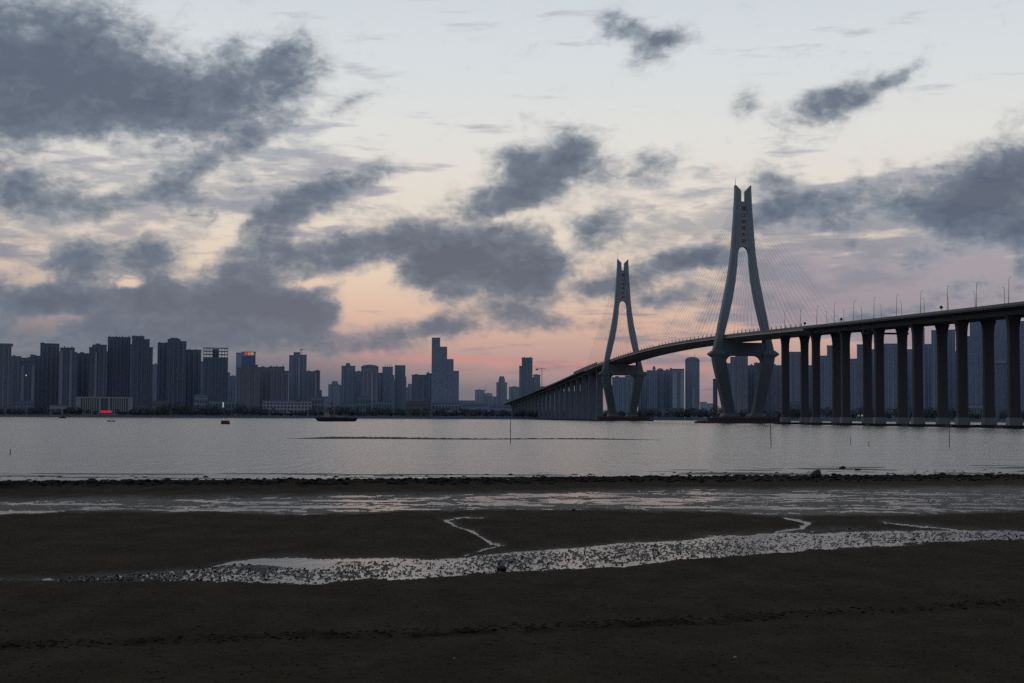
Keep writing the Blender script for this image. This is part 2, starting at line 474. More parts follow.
# rows get finer with nearness to keep facets below a centimetre or two where it matters
depr = np.concatenate([np.arange(700, 300, -8.0)*3, np.arange(900, 276, -6.0), np.arange(276, 42, -0.5)])
ydist = CAMH*FPX/depr
far = np.geomspace(ydist[-1]*1.08, 15000, 40)
ydist = np.concatenate([ydist, far])
tan_a = np.linspace(-0.52, 0.52, 1250)
YY = np.repeat(ydist[:, None], len(tan_a), 1)
XX = np.maximum(YY, 14.0) * tan_a[None, :]
hh, weed, damp, dark = flat_height(XX, YY)
deep = smooth01((YY-118.0)/60.0)
hh = hh*(1-deep) - 2.2*deep
hh = np.where(YY < 16, np.minimum(hh, 0.6), hh)
gme = grid_mesh('ground', XX, YY, hh)
for nm, arr in (('weed', weed), ('damp', damp), ('tideline', dark)):
    at_ = gme.attributes.new(nm, 'FLOAT', 'POINT')
    at_.data.foreach_set('value', arr.ravel().astype(np.float32))

m, t, b = newmat('tidal_mud')
geo = t.node('ShaderNodeNewGeometry')
pos = geo.outputs['Position']
aw = t.node('ShaderNodeAttribute', attribute_name='weed').outputs['Fac']
ad = t.node('ShaderNodeAttribute', attribute_name='damp').outputs['Fac']
at2 = t.node('ShaderNodeAttribute', attribute_name='tideline').outputs['Fac']
nA = t.noise(t.mapping(pos, (0,0,0), (0,0,0), (0.7, 0.40, 1), 'POINT'), 1.0, 8, 0.68)
nB = t.noise(pos, 7.0, 5, 0.65)
nC = t.noise(t.mapping(pos, (0,0,0), (0,0,R(8)), (0.9, 3.2, 1), 'POINT'), 1.1, 5, 0.6)
mud_c = t.ramp(nA, [(0.30, (0.0205, 0.0155, 0.0100, 1)), (0.5, (0.0310, 0.0235, 0.0160, 1)), (0.72, (0.0440, 0.0340, 0.0240, 1))])
mud_c = t.mix(t.math('MULTIPLY', t.sstep(nC, 0.55, 0.78), 0.5), mud_c, (0.044, 0.036, 0.028, 1))
mud_c = t.mix(t.sstep(nB, 0.54, 0.72), mud_c, (0.004, 0.003, 0.002, 1))
mud_c = t.mix(t.math('MULTIPLY', ad, 0.6), mud_c, (0.020,0.021,0.024,1))
mud_c = t.mix(aw, mud_c, (0.0035, 0.0045, 0.0050, 1))
mud_c = t.mix(t.math('MULTIPLY', at2, 0.8), mud_c, (0.004, 0.004, 0.003, 1))
t.l.new(mud_c, b.inputs['Base Color'])
t.l.new(t.math('MULTIPLY_ADD', ad, -0.36, 0.94), b.inputs['Roughness'])
t.l.new(t.math('MULTIPLY_ADD', ad, 0.075, 0.02), b.inputs['Specular IOR Level'])
bn = t.node('ShaderNodeBump'); bn.inputs['Strength'].default_value = 0.8; bn.inputs['Distance'].default_value = 0.03
t.l.new(t.math('ADD', nB, t.noise(pos, 26.0, 3, 0.6)), bn.inputs['Height'])
t.l.new(bn.outputs[0], b.inputs['Normal'])
MUD = m
ground = put('ground', gme, MUD); tag(ground, kind='structure')

def water_mat(name, scales, deep=(0.010, 0.016, 0.020), rough=0.06):
    m, t, b = newmat(name)
    geo = t.node('ShaderNodeNewGeometry'); pos = geo.outputs['Position']
    setp(b, Base_Color=(*deep, 1), Roughness=rough, IOR=1.42, Specular_IOR_Level=0.5)
    b.inputs['Specular Tint'].default_value = (0.84, 0.96, 1.0, 1)
    prev = None
    for (sx, sy, strength, dist) in scales:
        v = t.mapping(pos, (0,0,0), (0,0,R(random.uniform(-12, 12))), (sx, sy, 1), 'POINT')
        bn = t.node('ShaderNodeBump'); bn.inputs['Strength'].default_value = strength; bn.inputs['Distance'].default_value = dist
        t.l.new(t.noise(v, 1.0, 4, 0.6, dist=0.3), bn.inputs['Height'])
        if prev is not None: t.l.new(prev, bn.inputs['Normal'])
        prev = bn.outputs[0]
    t.l.new(prev, b.inputs['Normal'])
    return m, t, b
SEA, t_, b_ = water_mat('sea_water', [(0.05, 0.05, 0.8, 1.2), (1.3, 0.14, 1.0, 0.45), (3.2, 1.2, 1.0, 0.10)], rough=0.20)
POOL, t_, POOLB = water_mat('pool_water', [(0.9, 0.9, 0.6, 0.04), (6, 5, 0.6, 0.012)], rough=0.16)
POOLB.inputs['Specular Tint'].default_value = (0.48, 0.54, 0.58, 1)
bm = B()
ys = [78.0, 160, 400, 1000, 2600, 6000, 16000]
for a, c in zip(ys, ys[1:]):
    xa, xb = max(120, a*0.9), max(120, c*0.9)
    vs = [bm.verts.new(p) for p in ((-xa, a, 0), (xa, a, 0), (xb, c, 0), (-xb, c, 0))]
    bm.faces.new(vs)
bmesh.ops.remove_doubles(bm, verts=bm.verts, dist=0.01)
sea = put('sea', bm, SEA); tag(sea, kind='structure')
bm = B()
vs = [bm.verts.new(p) for p in ((-60, 22, 0.0), (60, 22, 0.0), (60, 77.99, 0.0), (-60, 77.99, 0.0))]
bm.faces.new(vs)
pool = put('tide_pool_water', bm, POOL); tag(pool, kind='structure')
# ------------------------------------------------------------------ the far shore
SHORE_Y = 2190.0
def shore_y(X):
    return SHORE_Y + 14*math.sin(X*0.004+1) + 8*math.sin(X*0.013)
LAND_Z = 3.2
bm = B()
xs = [-2600 + 40*k for k in range(131)]
front = []
for x in xs:
    y = shore_y(x)
    front.append(((x, y, -1.0), (x, y+5.0, 2.6), (x, y+5.4, LAND_Z), (x, y+60, LAND_Z), (x*3.2, 15000, LAND_Z+2)))
rows = [[bm.verts.new(p) for p in f] for f in front]
for a, c in zip(rows, rows[1:]):
    for k in range(4):
        bm.faces.new((a[k], c[k], c[k+1], a[k+1]))
fix(bm)
far_land = put('far_shore', bm, surf('shore_revetment', (0.060, 0.072, 0.086), 0.9, 0.35, 0.05)); tag(far_land, kind='structure')
# low wooded ridge that closes the plain behind the town
bm = B()
ra, rb = [], []
for k in range(161):
    x = -4200 + k*52
    hgt_ = 26 + 16*math.sin(x*0.0016+0.6) + 9*math.sin(x*0.006+2) + 4*math.sin(x*0.021)
    ra.append((bm.verts.new((x, 6200, 0)), bm.verts.new((x, 6250 + 60*math.sin(k), max(8, hgt_)*0.85)), bm.verts.new((x, 6500, max(10, hgt_))), bm.verts.new((x, 7000, 0))))
for a, c in zip(ra, ra[1:]):
    for k in range(3): bm.faces.new((a[k], c[k], c[k+1], a[k+1]))
fix(bm)
hills = put('hills', bm, surf('hill_woods', (0.22, 0.25, 0.30), 0.95, 0.2, 0.01)); tag(hills, kind='structure')

# ------------------------------------------------------------------ city materials
def facade(name, wall, glass, fl=3.1, bayw=3.6, mort=0.32, seed=0.0, vstripe=0.35):
    """wall with rows of windows, dimensions in metres; slabs and piers stay wall-coloured"""
    m, t, b = newmat(name)
    tc = t.node('ShaderNodeTexCoord')
    s = t.node('ShaderNodeSeparateXYZ'); t.l.new(tc.outputs['Object'], s.inputs[0])
    u = t.math('ADD', s.outputs[0], s.outputs[1])
    c = t.node('ShaderNodeCombineXYZ'); t.l.new(t.math('ADD', u, seed), c.inputs[0]); t.l.new(s.outputs[2], c.inputs[1])
    br = t.node('ShaderNodeTexBrick'); br.offset = 0.0; br.squash = 1.0
    t.l.new(c.outputs[0], br.inputs['Vector'])
    br.inputs['Scale'].default_value = 1.0
    br.inputs['Mortar Size'].default_value = mort
    br.inputs['Mortar Smooth'].default_value = 0.0
    br.inputs['Brick Width'].default_value = bayw; br.inputs['Row Height'].default_value = fl
    br.inputs['Color1'].default_value = (0, 0, 0, 1); br.inputs['Color2'].default_value = (1, 1, 1, 1); br.inputs['Bias'].default_value = 0
    isw = t.math('SUBTRACT', 1.0, br.outputs['Fac'])
    # weathering, wider stripes of recessed balconies
    n = t.noise(t.mapping(tc.outputs['Object'], (0,0,0), (0,0,0), (0.18, 0.18, 0.012), 'POINT'), 1.0, 4, 0.6)
    vs = t.noise(t.mapping(tc.outputs['Object'], (seed*3,0,0), (0,0,0), (0.13, 0.13, 0.0004), 'POINT'), 1.0, 1, 0.5)
    tone = t.math('MULTIPLY_ADD', n, 0.6, 0.70)
    tone = t.math('MULTIPLY', tone, t.math('MULTIPLY_ADD', t.sstep(vs, 0.40, 0.60), vstripe, 1.0 - vstripe*0.5))
    wc = t.mix(1.0, (*wall, 1), tone, 'MULTIPLY')
    gl = t.mix(t.math('MULTIPLY', br.outputs['Color'], 0.5), (*glass, 1), (glass[0]*1.9, glass[1]*1.9, glass[2]*1.9, 1))
    t.l.new(t.mix(isw, wc, gl), b.inputs['Base Color'])
    t.l.new(t.math('MULTIPLY_ADD', isw, -0.45, 0.85), b.inputs['Roughness'])
    setp(b, Specular_IOR_Level=0.25)
    return m
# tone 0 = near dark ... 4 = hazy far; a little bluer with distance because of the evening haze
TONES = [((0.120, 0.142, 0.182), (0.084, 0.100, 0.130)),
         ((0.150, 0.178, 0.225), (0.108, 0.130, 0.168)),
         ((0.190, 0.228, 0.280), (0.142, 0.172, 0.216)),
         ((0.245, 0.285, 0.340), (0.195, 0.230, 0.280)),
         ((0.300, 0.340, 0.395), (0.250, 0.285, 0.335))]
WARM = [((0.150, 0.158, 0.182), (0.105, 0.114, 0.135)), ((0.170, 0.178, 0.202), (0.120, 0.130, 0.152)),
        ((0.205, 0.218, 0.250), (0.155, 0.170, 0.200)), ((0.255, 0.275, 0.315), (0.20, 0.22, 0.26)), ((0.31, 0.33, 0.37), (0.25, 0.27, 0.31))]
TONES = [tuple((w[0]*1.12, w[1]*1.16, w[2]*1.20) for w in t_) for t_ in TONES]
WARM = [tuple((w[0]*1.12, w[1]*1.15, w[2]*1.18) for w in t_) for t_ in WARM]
FAC = {}
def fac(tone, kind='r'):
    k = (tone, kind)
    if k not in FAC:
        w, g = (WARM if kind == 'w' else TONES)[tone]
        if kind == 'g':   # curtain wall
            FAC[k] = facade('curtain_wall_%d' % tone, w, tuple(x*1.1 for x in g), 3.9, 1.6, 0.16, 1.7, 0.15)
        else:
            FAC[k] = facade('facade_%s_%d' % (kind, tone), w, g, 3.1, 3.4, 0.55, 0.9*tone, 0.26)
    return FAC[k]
TRIM = [surf('facade_trim_%d' % i, tuple(x*1.12 for x in TONES[i][0]), 0.85, 0.2, 0.2) for i in range(5)]
PALE = [surf('pale_panel_%d' % i, tuple(x*1.45 for x in WARM[i][0]), 0.85, 0.2, 0.2) for i in range(5)]
ROOF = [surf('roof_works_%d' % i, tuple(x*0.9 for x in TONES[i][0]), 0.9, 0.2, 0.2) for i in range(5)]

BASE_Y = {}
def frame_of(x0, x1, Y, ybase=412):
    a = at(x0, ybase, Y); c = at(x1, ybase, Y)
    mid = (a + c) / 2
    rz = -math.atan2(mid.x, mid.y)
    return Vector((mid.x, mid.y, LAND_Z)), rz, (c - a).length

def local_x(px, Y, root, rz):
    p = at(px, 412, Y) - root
    return p.x*math.cos(rz) + p.y*math.sin(rz)

def top_h(px, y, Y):
    return at(px, y, Y).z - LAND_Z

def bays(root, x0, x1, h, yf, tone, mat, step=6.4, w=2.4, d=1.3, phase=0.0, z0=0.0):
    n = max(1, int((x1 - x0) / step))
    st = (x1 - x0) / n
    for k in range(n):
        c = x0 + (k + 0.5 + phase)*st
        if c - w/2 < x0 or c + w/2 > x1: continue
        bm = B(); add_box(bm, c - w/2, c + w/2, yf - d, yf + 0.4, z0, h - random.uniform(1.5, 4.0))
        put('bay', fix(bm), mat, root)

def building(name, label, cat, Y, tiers, tone=1, kind='r', yaw=0.0, depth=None, bay=True, plant=True, pale=(), antenna=None, crown=None, group=None, baystep=6.4, parapet=True):
    """tiers: (bearing left, bearing right, roofline) of each block of the building, read at distance Y"""
    x0 = min(t[0] for t in tiers); x1 = max(t[1] for t in tiers)
    loc, rz, W = frame_of(x0, x1, Y)
    rz2 = rz + yaw
    root = thing(name, label, cat, loc, rz2, group)
    D = depth or min(26, max(13, W*0.6))
    bm = B(); blocks = []
    for i, (a, c, yt) in enumerate(tiers):
        la, lc = local_x(a, Y, loc, rz), local_x(c, Y, loc, rz)
        h = top_h((a + c)/2, yt, Y)
        dd = D * (1 - 0.06*i) ; yf = -D/2 + 0.35*i*(1 if i % 2 else 2)
        sk = (D*0.5*abs(math.sin(yaw)))*0.6
        la2, lc2 = la + (sk if i == 0 else 0), lc - (sk if i == len(tiers)-1 else 0)
        if lc2 - la2 < 2: la2, lc2 = la, lc
        add_box(bm, la2, lc2, yf, yf + dd, -2.0 if i == 0 else -1.8, h)
        blocks.append((la2, lc2, yf, dd, h))
    put('wall', fix(bm), fac(tone, kind), root)
    for i, (la, lc, yf, dd, h) in enumerate(blocks):
        w = lc - la
        if bay and w > 5:
            bays(root, la, lc, h, yf, tone, TRIM[tone] if (i + len(name)) % 2 else fac(tone, 'w'), baystep, baystep*0.36, 1.3)
        if parapet and w > 4:
            bm = B()
            t_ = 0.5
            for (ax, bx, ay, by) in ((la-.3, lc+.3, yf-.3, yf+t_), (la-.3, lc+.3, yf+dd-t_, yf+dd+.3), (la-.3, la+t_, yf+t_, yf+dd-t_), (lc-t_, lc+.3, yf+t_, yf+dd-t_)):
                add_box(bm, ax, bx, ay, by, h-0.4, h+1.1)
            put('parapet', fix(bm), ROOF[tone], root)
        if plant and w > 9:
            bm = B(); pw = w*random.uniform(0.22, 0.38); px_ = la + w*random.uniform(0.3, 0.7)
            add_box(bm, px_-pw/2, px_+pw/2, yf+dd*0.3, yf+dd*0.75, h-0.3, h+random.uniform(2.2, 3.6))
            put('plant_room', fix(bm), ROOF[tone], root)
    for (a, c, yt, yb) in pale:
        la, lc = local_x(a, Y, loc, rz), local_x(c, Y, loc, rz)
        bm = B(); add_box(bm, la, lc, -D/2 - 1.9, -D/2 + 0.8, top_h(a, yb, Y), top_h(a, yt, Y))
        put('stair_tower', fix(bm), PALE[tone], root)
    if antenna:
        for (a, yt, yb) in antenna:
            la = local_x(a, Y, loc, rz)
            bm = B(); add_bar(bm, (la, 0, top_h(a, yb, Y)-1), (la, 0, top_h(a, yt, Y)), 0.45, 0.2)
            put('antenna', fix(bm), ROOF[tone], root)
    if crown:
        for (a, c, yb, yt, style) in crown:
            la, lc = local_x(a, Y, loc, rz), local_x(c, Y, loc, rz)
            z0, z1 = top_h((a+c)/2, yb, Y) - 0.2, top_h((a+c)/2, yt, Y)
            bm = B()
            mid, hw = (la+lc)/2, (lc-la)/2
            if style == 'dome':
                prof = [(mid-hw, z0)] + [(mid - hw*math.cos(k*math.pi/10), z0 + (z1-z0)*(0.25+0.75*math.sin(k*math.pi/10))) for k in range(11)] + [(mid+hw, z0)]
                add_prism(bm, list(reversed(prof)), -D*0.32, D*0.32)
            elif style == 'taper':
                prof = [(mid-hw, z0), (mid-hw*0.92, z0+(z1-z0)*0.6), (mid-hw*0.62, z1), (mid+hw*0.62, z1), (mid+hw*0.92, z0+(z1-z0)*0.6), (mid+hw, z0)]
                add_prism(bm, list(reversed(prof)), -D*0.32, D*0.32)
            elif style == 'comb':
                n = max(3, int((lc-la)/4.5))
                for k in range(n):
                    xx = la + (k+0.5)*(lc-la)/n
                    add_box(bm, xx-0.9, xx+0.9, -D*0.42, -D*0.2, z0, z1 - (k % 2)*1.2)
            elif style == 'box':
                add_box(bm, la, lc, -D*0.35, D*0.35, z0, z1)
            put('roof_crown', fix(bm), ROOF[tone] if style == 'comb' else fac(tone, kind), root)
    return root

# ------------------------------------------------------------------ the towers, from west to east
T = 'tower'; AP = 'residential tower'
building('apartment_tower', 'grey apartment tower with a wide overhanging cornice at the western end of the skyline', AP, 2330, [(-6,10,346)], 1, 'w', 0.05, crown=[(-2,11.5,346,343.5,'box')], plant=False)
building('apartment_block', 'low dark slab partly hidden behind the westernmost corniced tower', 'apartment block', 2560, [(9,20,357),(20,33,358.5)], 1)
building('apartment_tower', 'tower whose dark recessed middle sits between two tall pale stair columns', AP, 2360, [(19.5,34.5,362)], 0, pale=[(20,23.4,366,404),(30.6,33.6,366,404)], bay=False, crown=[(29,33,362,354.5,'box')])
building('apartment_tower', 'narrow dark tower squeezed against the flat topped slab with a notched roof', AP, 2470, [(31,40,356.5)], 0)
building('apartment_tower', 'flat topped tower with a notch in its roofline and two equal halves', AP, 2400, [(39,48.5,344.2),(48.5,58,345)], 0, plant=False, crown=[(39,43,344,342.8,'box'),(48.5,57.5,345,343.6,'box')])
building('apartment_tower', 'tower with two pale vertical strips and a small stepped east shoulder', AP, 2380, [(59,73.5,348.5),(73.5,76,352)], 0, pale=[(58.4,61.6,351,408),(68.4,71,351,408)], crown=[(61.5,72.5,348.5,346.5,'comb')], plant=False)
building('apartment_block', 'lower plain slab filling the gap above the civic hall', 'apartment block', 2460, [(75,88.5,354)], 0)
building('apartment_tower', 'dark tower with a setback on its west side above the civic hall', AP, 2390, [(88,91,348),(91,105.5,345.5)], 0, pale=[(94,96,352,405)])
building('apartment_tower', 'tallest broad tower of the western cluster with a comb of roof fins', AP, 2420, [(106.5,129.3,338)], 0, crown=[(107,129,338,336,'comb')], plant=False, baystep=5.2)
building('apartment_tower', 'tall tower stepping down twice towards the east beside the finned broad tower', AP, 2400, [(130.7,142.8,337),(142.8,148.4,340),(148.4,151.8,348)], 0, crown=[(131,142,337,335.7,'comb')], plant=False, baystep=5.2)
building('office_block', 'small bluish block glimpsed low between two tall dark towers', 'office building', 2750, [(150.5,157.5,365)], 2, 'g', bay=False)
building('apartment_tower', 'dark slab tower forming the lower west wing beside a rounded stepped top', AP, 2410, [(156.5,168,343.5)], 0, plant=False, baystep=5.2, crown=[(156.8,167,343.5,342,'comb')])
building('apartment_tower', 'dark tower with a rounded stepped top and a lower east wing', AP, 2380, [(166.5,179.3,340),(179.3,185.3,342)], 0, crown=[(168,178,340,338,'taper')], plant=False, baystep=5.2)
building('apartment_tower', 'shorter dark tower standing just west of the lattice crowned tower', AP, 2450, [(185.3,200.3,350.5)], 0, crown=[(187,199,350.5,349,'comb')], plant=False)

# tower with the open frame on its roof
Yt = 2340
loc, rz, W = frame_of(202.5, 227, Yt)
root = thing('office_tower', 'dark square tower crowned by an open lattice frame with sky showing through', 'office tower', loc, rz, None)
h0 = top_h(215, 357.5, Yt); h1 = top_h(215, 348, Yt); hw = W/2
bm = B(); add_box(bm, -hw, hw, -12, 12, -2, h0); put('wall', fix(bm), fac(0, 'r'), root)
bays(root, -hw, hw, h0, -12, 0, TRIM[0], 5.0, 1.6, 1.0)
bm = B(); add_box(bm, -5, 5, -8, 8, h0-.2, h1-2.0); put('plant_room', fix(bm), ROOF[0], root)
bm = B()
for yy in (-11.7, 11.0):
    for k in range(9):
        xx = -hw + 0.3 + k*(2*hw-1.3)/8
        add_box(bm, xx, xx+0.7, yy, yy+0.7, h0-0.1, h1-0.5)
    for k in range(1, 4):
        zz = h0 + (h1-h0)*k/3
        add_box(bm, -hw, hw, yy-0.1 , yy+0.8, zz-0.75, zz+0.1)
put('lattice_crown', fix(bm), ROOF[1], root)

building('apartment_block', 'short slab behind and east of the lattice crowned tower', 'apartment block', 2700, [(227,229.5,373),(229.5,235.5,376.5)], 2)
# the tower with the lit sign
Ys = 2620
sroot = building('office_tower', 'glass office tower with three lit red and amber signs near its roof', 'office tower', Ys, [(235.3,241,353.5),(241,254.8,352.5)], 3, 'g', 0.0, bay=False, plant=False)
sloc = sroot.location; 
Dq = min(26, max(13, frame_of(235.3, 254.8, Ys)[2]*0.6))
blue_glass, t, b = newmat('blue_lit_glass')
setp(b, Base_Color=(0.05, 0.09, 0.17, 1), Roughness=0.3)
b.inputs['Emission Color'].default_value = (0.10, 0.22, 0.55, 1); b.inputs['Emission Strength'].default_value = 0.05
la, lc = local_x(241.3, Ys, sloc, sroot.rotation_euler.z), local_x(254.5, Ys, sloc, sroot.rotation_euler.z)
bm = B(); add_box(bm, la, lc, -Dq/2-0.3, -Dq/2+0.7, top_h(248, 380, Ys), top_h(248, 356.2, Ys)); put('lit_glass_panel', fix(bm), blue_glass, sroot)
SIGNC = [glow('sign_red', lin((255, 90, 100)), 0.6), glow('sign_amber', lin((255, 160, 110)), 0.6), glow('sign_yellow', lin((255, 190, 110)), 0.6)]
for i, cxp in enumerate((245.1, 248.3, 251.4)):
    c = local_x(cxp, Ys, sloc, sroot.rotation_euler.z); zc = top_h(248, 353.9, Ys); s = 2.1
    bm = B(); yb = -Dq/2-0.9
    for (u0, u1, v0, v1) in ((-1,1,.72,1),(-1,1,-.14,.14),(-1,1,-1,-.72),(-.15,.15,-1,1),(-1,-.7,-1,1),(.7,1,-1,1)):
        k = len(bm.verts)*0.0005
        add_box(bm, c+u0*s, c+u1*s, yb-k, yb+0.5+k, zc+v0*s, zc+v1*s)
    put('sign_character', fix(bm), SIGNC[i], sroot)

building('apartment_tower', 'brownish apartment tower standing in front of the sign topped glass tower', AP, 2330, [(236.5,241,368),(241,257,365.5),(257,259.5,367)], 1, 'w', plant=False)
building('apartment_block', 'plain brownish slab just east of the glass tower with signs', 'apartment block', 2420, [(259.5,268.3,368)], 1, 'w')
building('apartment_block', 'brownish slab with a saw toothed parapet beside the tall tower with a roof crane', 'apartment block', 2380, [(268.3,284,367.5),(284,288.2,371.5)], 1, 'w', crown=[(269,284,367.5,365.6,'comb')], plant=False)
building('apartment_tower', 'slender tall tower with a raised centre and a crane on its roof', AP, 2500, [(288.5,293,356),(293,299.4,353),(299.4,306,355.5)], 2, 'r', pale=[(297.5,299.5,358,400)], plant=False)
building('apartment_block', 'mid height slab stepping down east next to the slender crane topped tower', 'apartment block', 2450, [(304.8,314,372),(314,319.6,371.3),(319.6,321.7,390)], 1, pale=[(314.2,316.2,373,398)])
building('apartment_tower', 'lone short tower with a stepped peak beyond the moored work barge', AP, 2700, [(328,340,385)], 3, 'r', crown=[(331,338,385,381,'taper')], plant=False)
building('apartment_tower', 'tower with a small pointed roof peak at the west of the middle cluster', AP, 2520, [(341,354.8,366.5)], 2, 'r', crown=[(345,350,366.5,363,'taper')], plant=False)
building('apartment_block', 'lower slab wedged beside the peaked tower of the middle cluster', 'apartment block', 2580, [(354.8,361,372)], 2)
building('apartment_tower', 'broad tower with a curved roofline in the middle cluster', AP, 2500, [(360.8,378,367.5)], 2, 'w', crown=[(361,378,367.5,364.8,'dome')], plant=False, pale=[(371,372.6,372,402)])
building('apartment_block', 'narrow slab against the curved roof tower', 'apartment block', 2560, [(378,382.4,373.5)], 2, pale=[(379,381,376,400)])
building('apartment_tower', 'tower with a row of thin roof spikes over stepped shoulders', AP, 2540, [(382,392.5,367.5),(392.5,394,375)], 2, antenna=[(384.5,363.5,367),(386.8,364,367),(389,363.6,367),(391,364,367)], plant=False)
building('apartment_tower', 'plain square tower at the east end of the middle cluster', AP, 2560, [(394.4,405,366),(405,406,376.5)], 2, plant=False)
building('apartment_block', 'short pale block between the middle cluster and the wide block beside the stepped skyscraper', 'apartment block', 2750, [(407.8,412,384.5)], 3)
building('office_block', 'wide block with a slightly raised east end touching the stepped skyscraper', 'office building', 2560, [(411.6,426,375.5),(426,432,374)], 2, 'r')
# stepped skyscraper
building('skyscraper', 'tallest skyscraper whose roof climbs in four steps up to its west side', 'skyscraper', 2520, [(431.3,439.6,338),(439.6,446.7,347),(446.7,453.2,359.3),(453.2,458.6,371)], 2, 'g', 0.0, bay=False, plant=False, parapet=False, depth=30)
building('apartment_block', 'hazy pale slab with a thin crane mast in the open stretch of skyline', 'apartment block', 3000, [(474.8,484.5,390.5),(484.5,492.3,394)], 4, antenna=[(485.5,385,391)])
building('apartment_tower', 'hazy tower with a narrower crown alone in the open stretch of skyline', AP, 2900, [(496.2,506.9,383)], 3, 'r', crown=[(498.2,505,383,376.3,'taper')], plant=False)
building('apartment_block', 'low hazy slab at the west foot of the tall tower beside the bridge ramp tower', 'apartment block', 2900, [(508.8,519.4,387.5)], 3)
building('apartment_tower', 'tall hazy tower with a ragged roof rising beside the bridge ramp', AP, 2700, [(519,521.5,366.5),(521.5,532.3,358.3)], 2, 'r', crown=[(522.5,531.5,358.3,356.8,'comb')], plant=False)
building('apartment_tower', 'half height tower between the ragged roofed tower and the crane mast', AP, 2760, [(529.2,533,378),(533,540,375.2)], 3, 'r')
# between and behind the pylons
building('apartment_block', 'dark slab framed between the legs of the distant pylon', 'apartment block', 2480, [(612,625,378),(625,637,376.5)], 2)
building('apartment_block', 'plain slab hidden beside the east leg of the distant pylon', 'apartment block', 2560, [(638,648,372.5)], 2)
building('apartment_tower', 'tower with a blunt spire just east of the distant pylon', AP, 2500, [(647,657,371)], 2, 'r', crown=[(652.4,655.6,371,366.3,'taper')], plant=False)
building('apartment_tower', 'tower with a domed roof under the main span', AP, 2520, [(656.6,664,371)], 2, 'r', crown=[(656.8,663.6,371,368.3,'dome')], plant=False)
building('apartment_tower', 'tower with two roof humps under the main span', AP, 2540, [(664,672.4,371)], 2, 'r', crown=[(666,668.6,371,369,'box'),(669.6,672,371,368,'box')], plant=False)
building('apartment_tower', 'striped tower with two broad pale panels under the main span', AP, 2480, [(672,684.2,369.5)], 2, 'r', pale=[(672.6,677.2,372,408),(680.4,684,372,408)], bay=False, plant=False)
building('skyscraper', 'smooth tall tower with rounded shoulders and an antenna under the main span', 'skyscraper', 2500, [(685.2,699.6,361)], 2, 'g', crown=[(685.2,699.4,361,357,'dome')], bay=False, plant=False, antenna=[(694.8,353,358)], pale=[(692,695,389,408)])
building('apartment_block', 'low distant block in the gap west of the main pylon', 'apartment block', 3200, [(700,707,402.5),(707,713.5,404)], 4, plant=False, bay=False)
building('apartment_tower', 'narrow dark tower edging out west of the main pylon foot', AP, 2500, [(713,717.5,379.5)], 0)
building('apartment_tower', 'lower tower seen through the main pylon against its west leg', AP, 2500, [(724,730.4,364)], 2)
building('apartment_tower', 'tall twin fronted tower seen through the middle of the main pylon', AP, 2460, [(730.4,735.6,357.6),(735.6,748,356)], 2, 'w', plant=False)
building('apartment_block', 'plain lower slab seen through the main pylon', 'apartment block', 2520, [(748,754.4,366)], 1)
building('apartment_tower', 'tower with a jagged roof seen through the main pylon against its east leg', AP, 2480, [(754.2,766,363.6)], 1, 'r', crown=[(755,765,363.6,362,'comb')], plant=False)
building('apartment_tower', 'tower half hidden behind the first bridge pier', AP, 2500, [(765.5,782.5,366)], 2, 'w')
building('apartment_tower', 'flat topped wide tower between the first two bridge piers', AP, 2450, [(788.5,804,352.6)], 2, 'w', plant=False)
building('apartment_tower', 'stepped tower between the second and third bridge piers', AP, 2420, [(819,827.2,356.4),(827.2,835,346.2)], 2, 'r', plant=False)
building('apartment_tower', 'stepped tower between the third and fourth bridge piers', AP, 2420, [(848.5,857.2,359.5),(857.2,867,345.2)], 2, 'r', plant=False)
building('apartment_tower', 'wide flat tower between the fourth and fifth bridge piers', AP, 2400, [(881,901,344.5)], 2, 'r', plant=False)
building('apartment_tower', 'slim very tall tower showing beside the fifth bridge pier', AP, 2380, [(917,925.2,329)], 2, 'r', plant=False)
building('apartment_tower', 'lower tower in the notch between two taller towers west of the sixth pier', AP, 2460, [(925.2,932.4,344.8)], 2, 'r', plant=False)
building('apartment_tower', 'slim tall tower against the west column of the sixth pier', AP, 2360, [(932,941,331)], 2, 'r', plant=False)
building('apartment_tower', 'tower showing only between the two columns of the sixth pier', AP, 2400, [(946,956,330.5)], 2, 'r', plant=False)
building('skyscraper', 'broad bluish tower reaching the deck underside east of the sixth pier', 'skyscraper', 2500, [(966.5,970.5,337),(970.5,992,318)], 2, 'g', bay=False, plant=False)
building('office_block', 'squat banded office block in front of the broad bluish tower', 'office building', 2330, [(965,986,352.4)], 2, 'r', plant=False)
building('skyscraper', 'tall banded tower between the last two columns with a pale belt at mid height', 'skyscraper', 2450, [(992,1010,318)], 2, 'g', bay=False, plant=False, pale=[(996,1007,361,363.5)])
building('apartment_tower', 'tower cut by the eastern edge of the view behind the last column', AP, 2400, [(1014,1034,322)], 2, 'r', plant=False)
building('apartment_block', 'tall dark slab in the slit between the fourth pier columns', 'apartment block', 2500, [(864,884,350)], 2, plant=False)
building('apartment_block', 'dark slab in the slit between the second pier columns', 'apartment block', 2520, [(803,820,366)], 2, plant=False)
building('apartment_block', 'dark slab in the slit between the fifth pier columns', 'apartment block', 2540, [(900,918,350)], 2, plant=False)
building('apartment_block', 'dark slab between the sixth pier and the squat banded block', 'apartment block', 2520, [(955,966,352)], 2, plant=False)

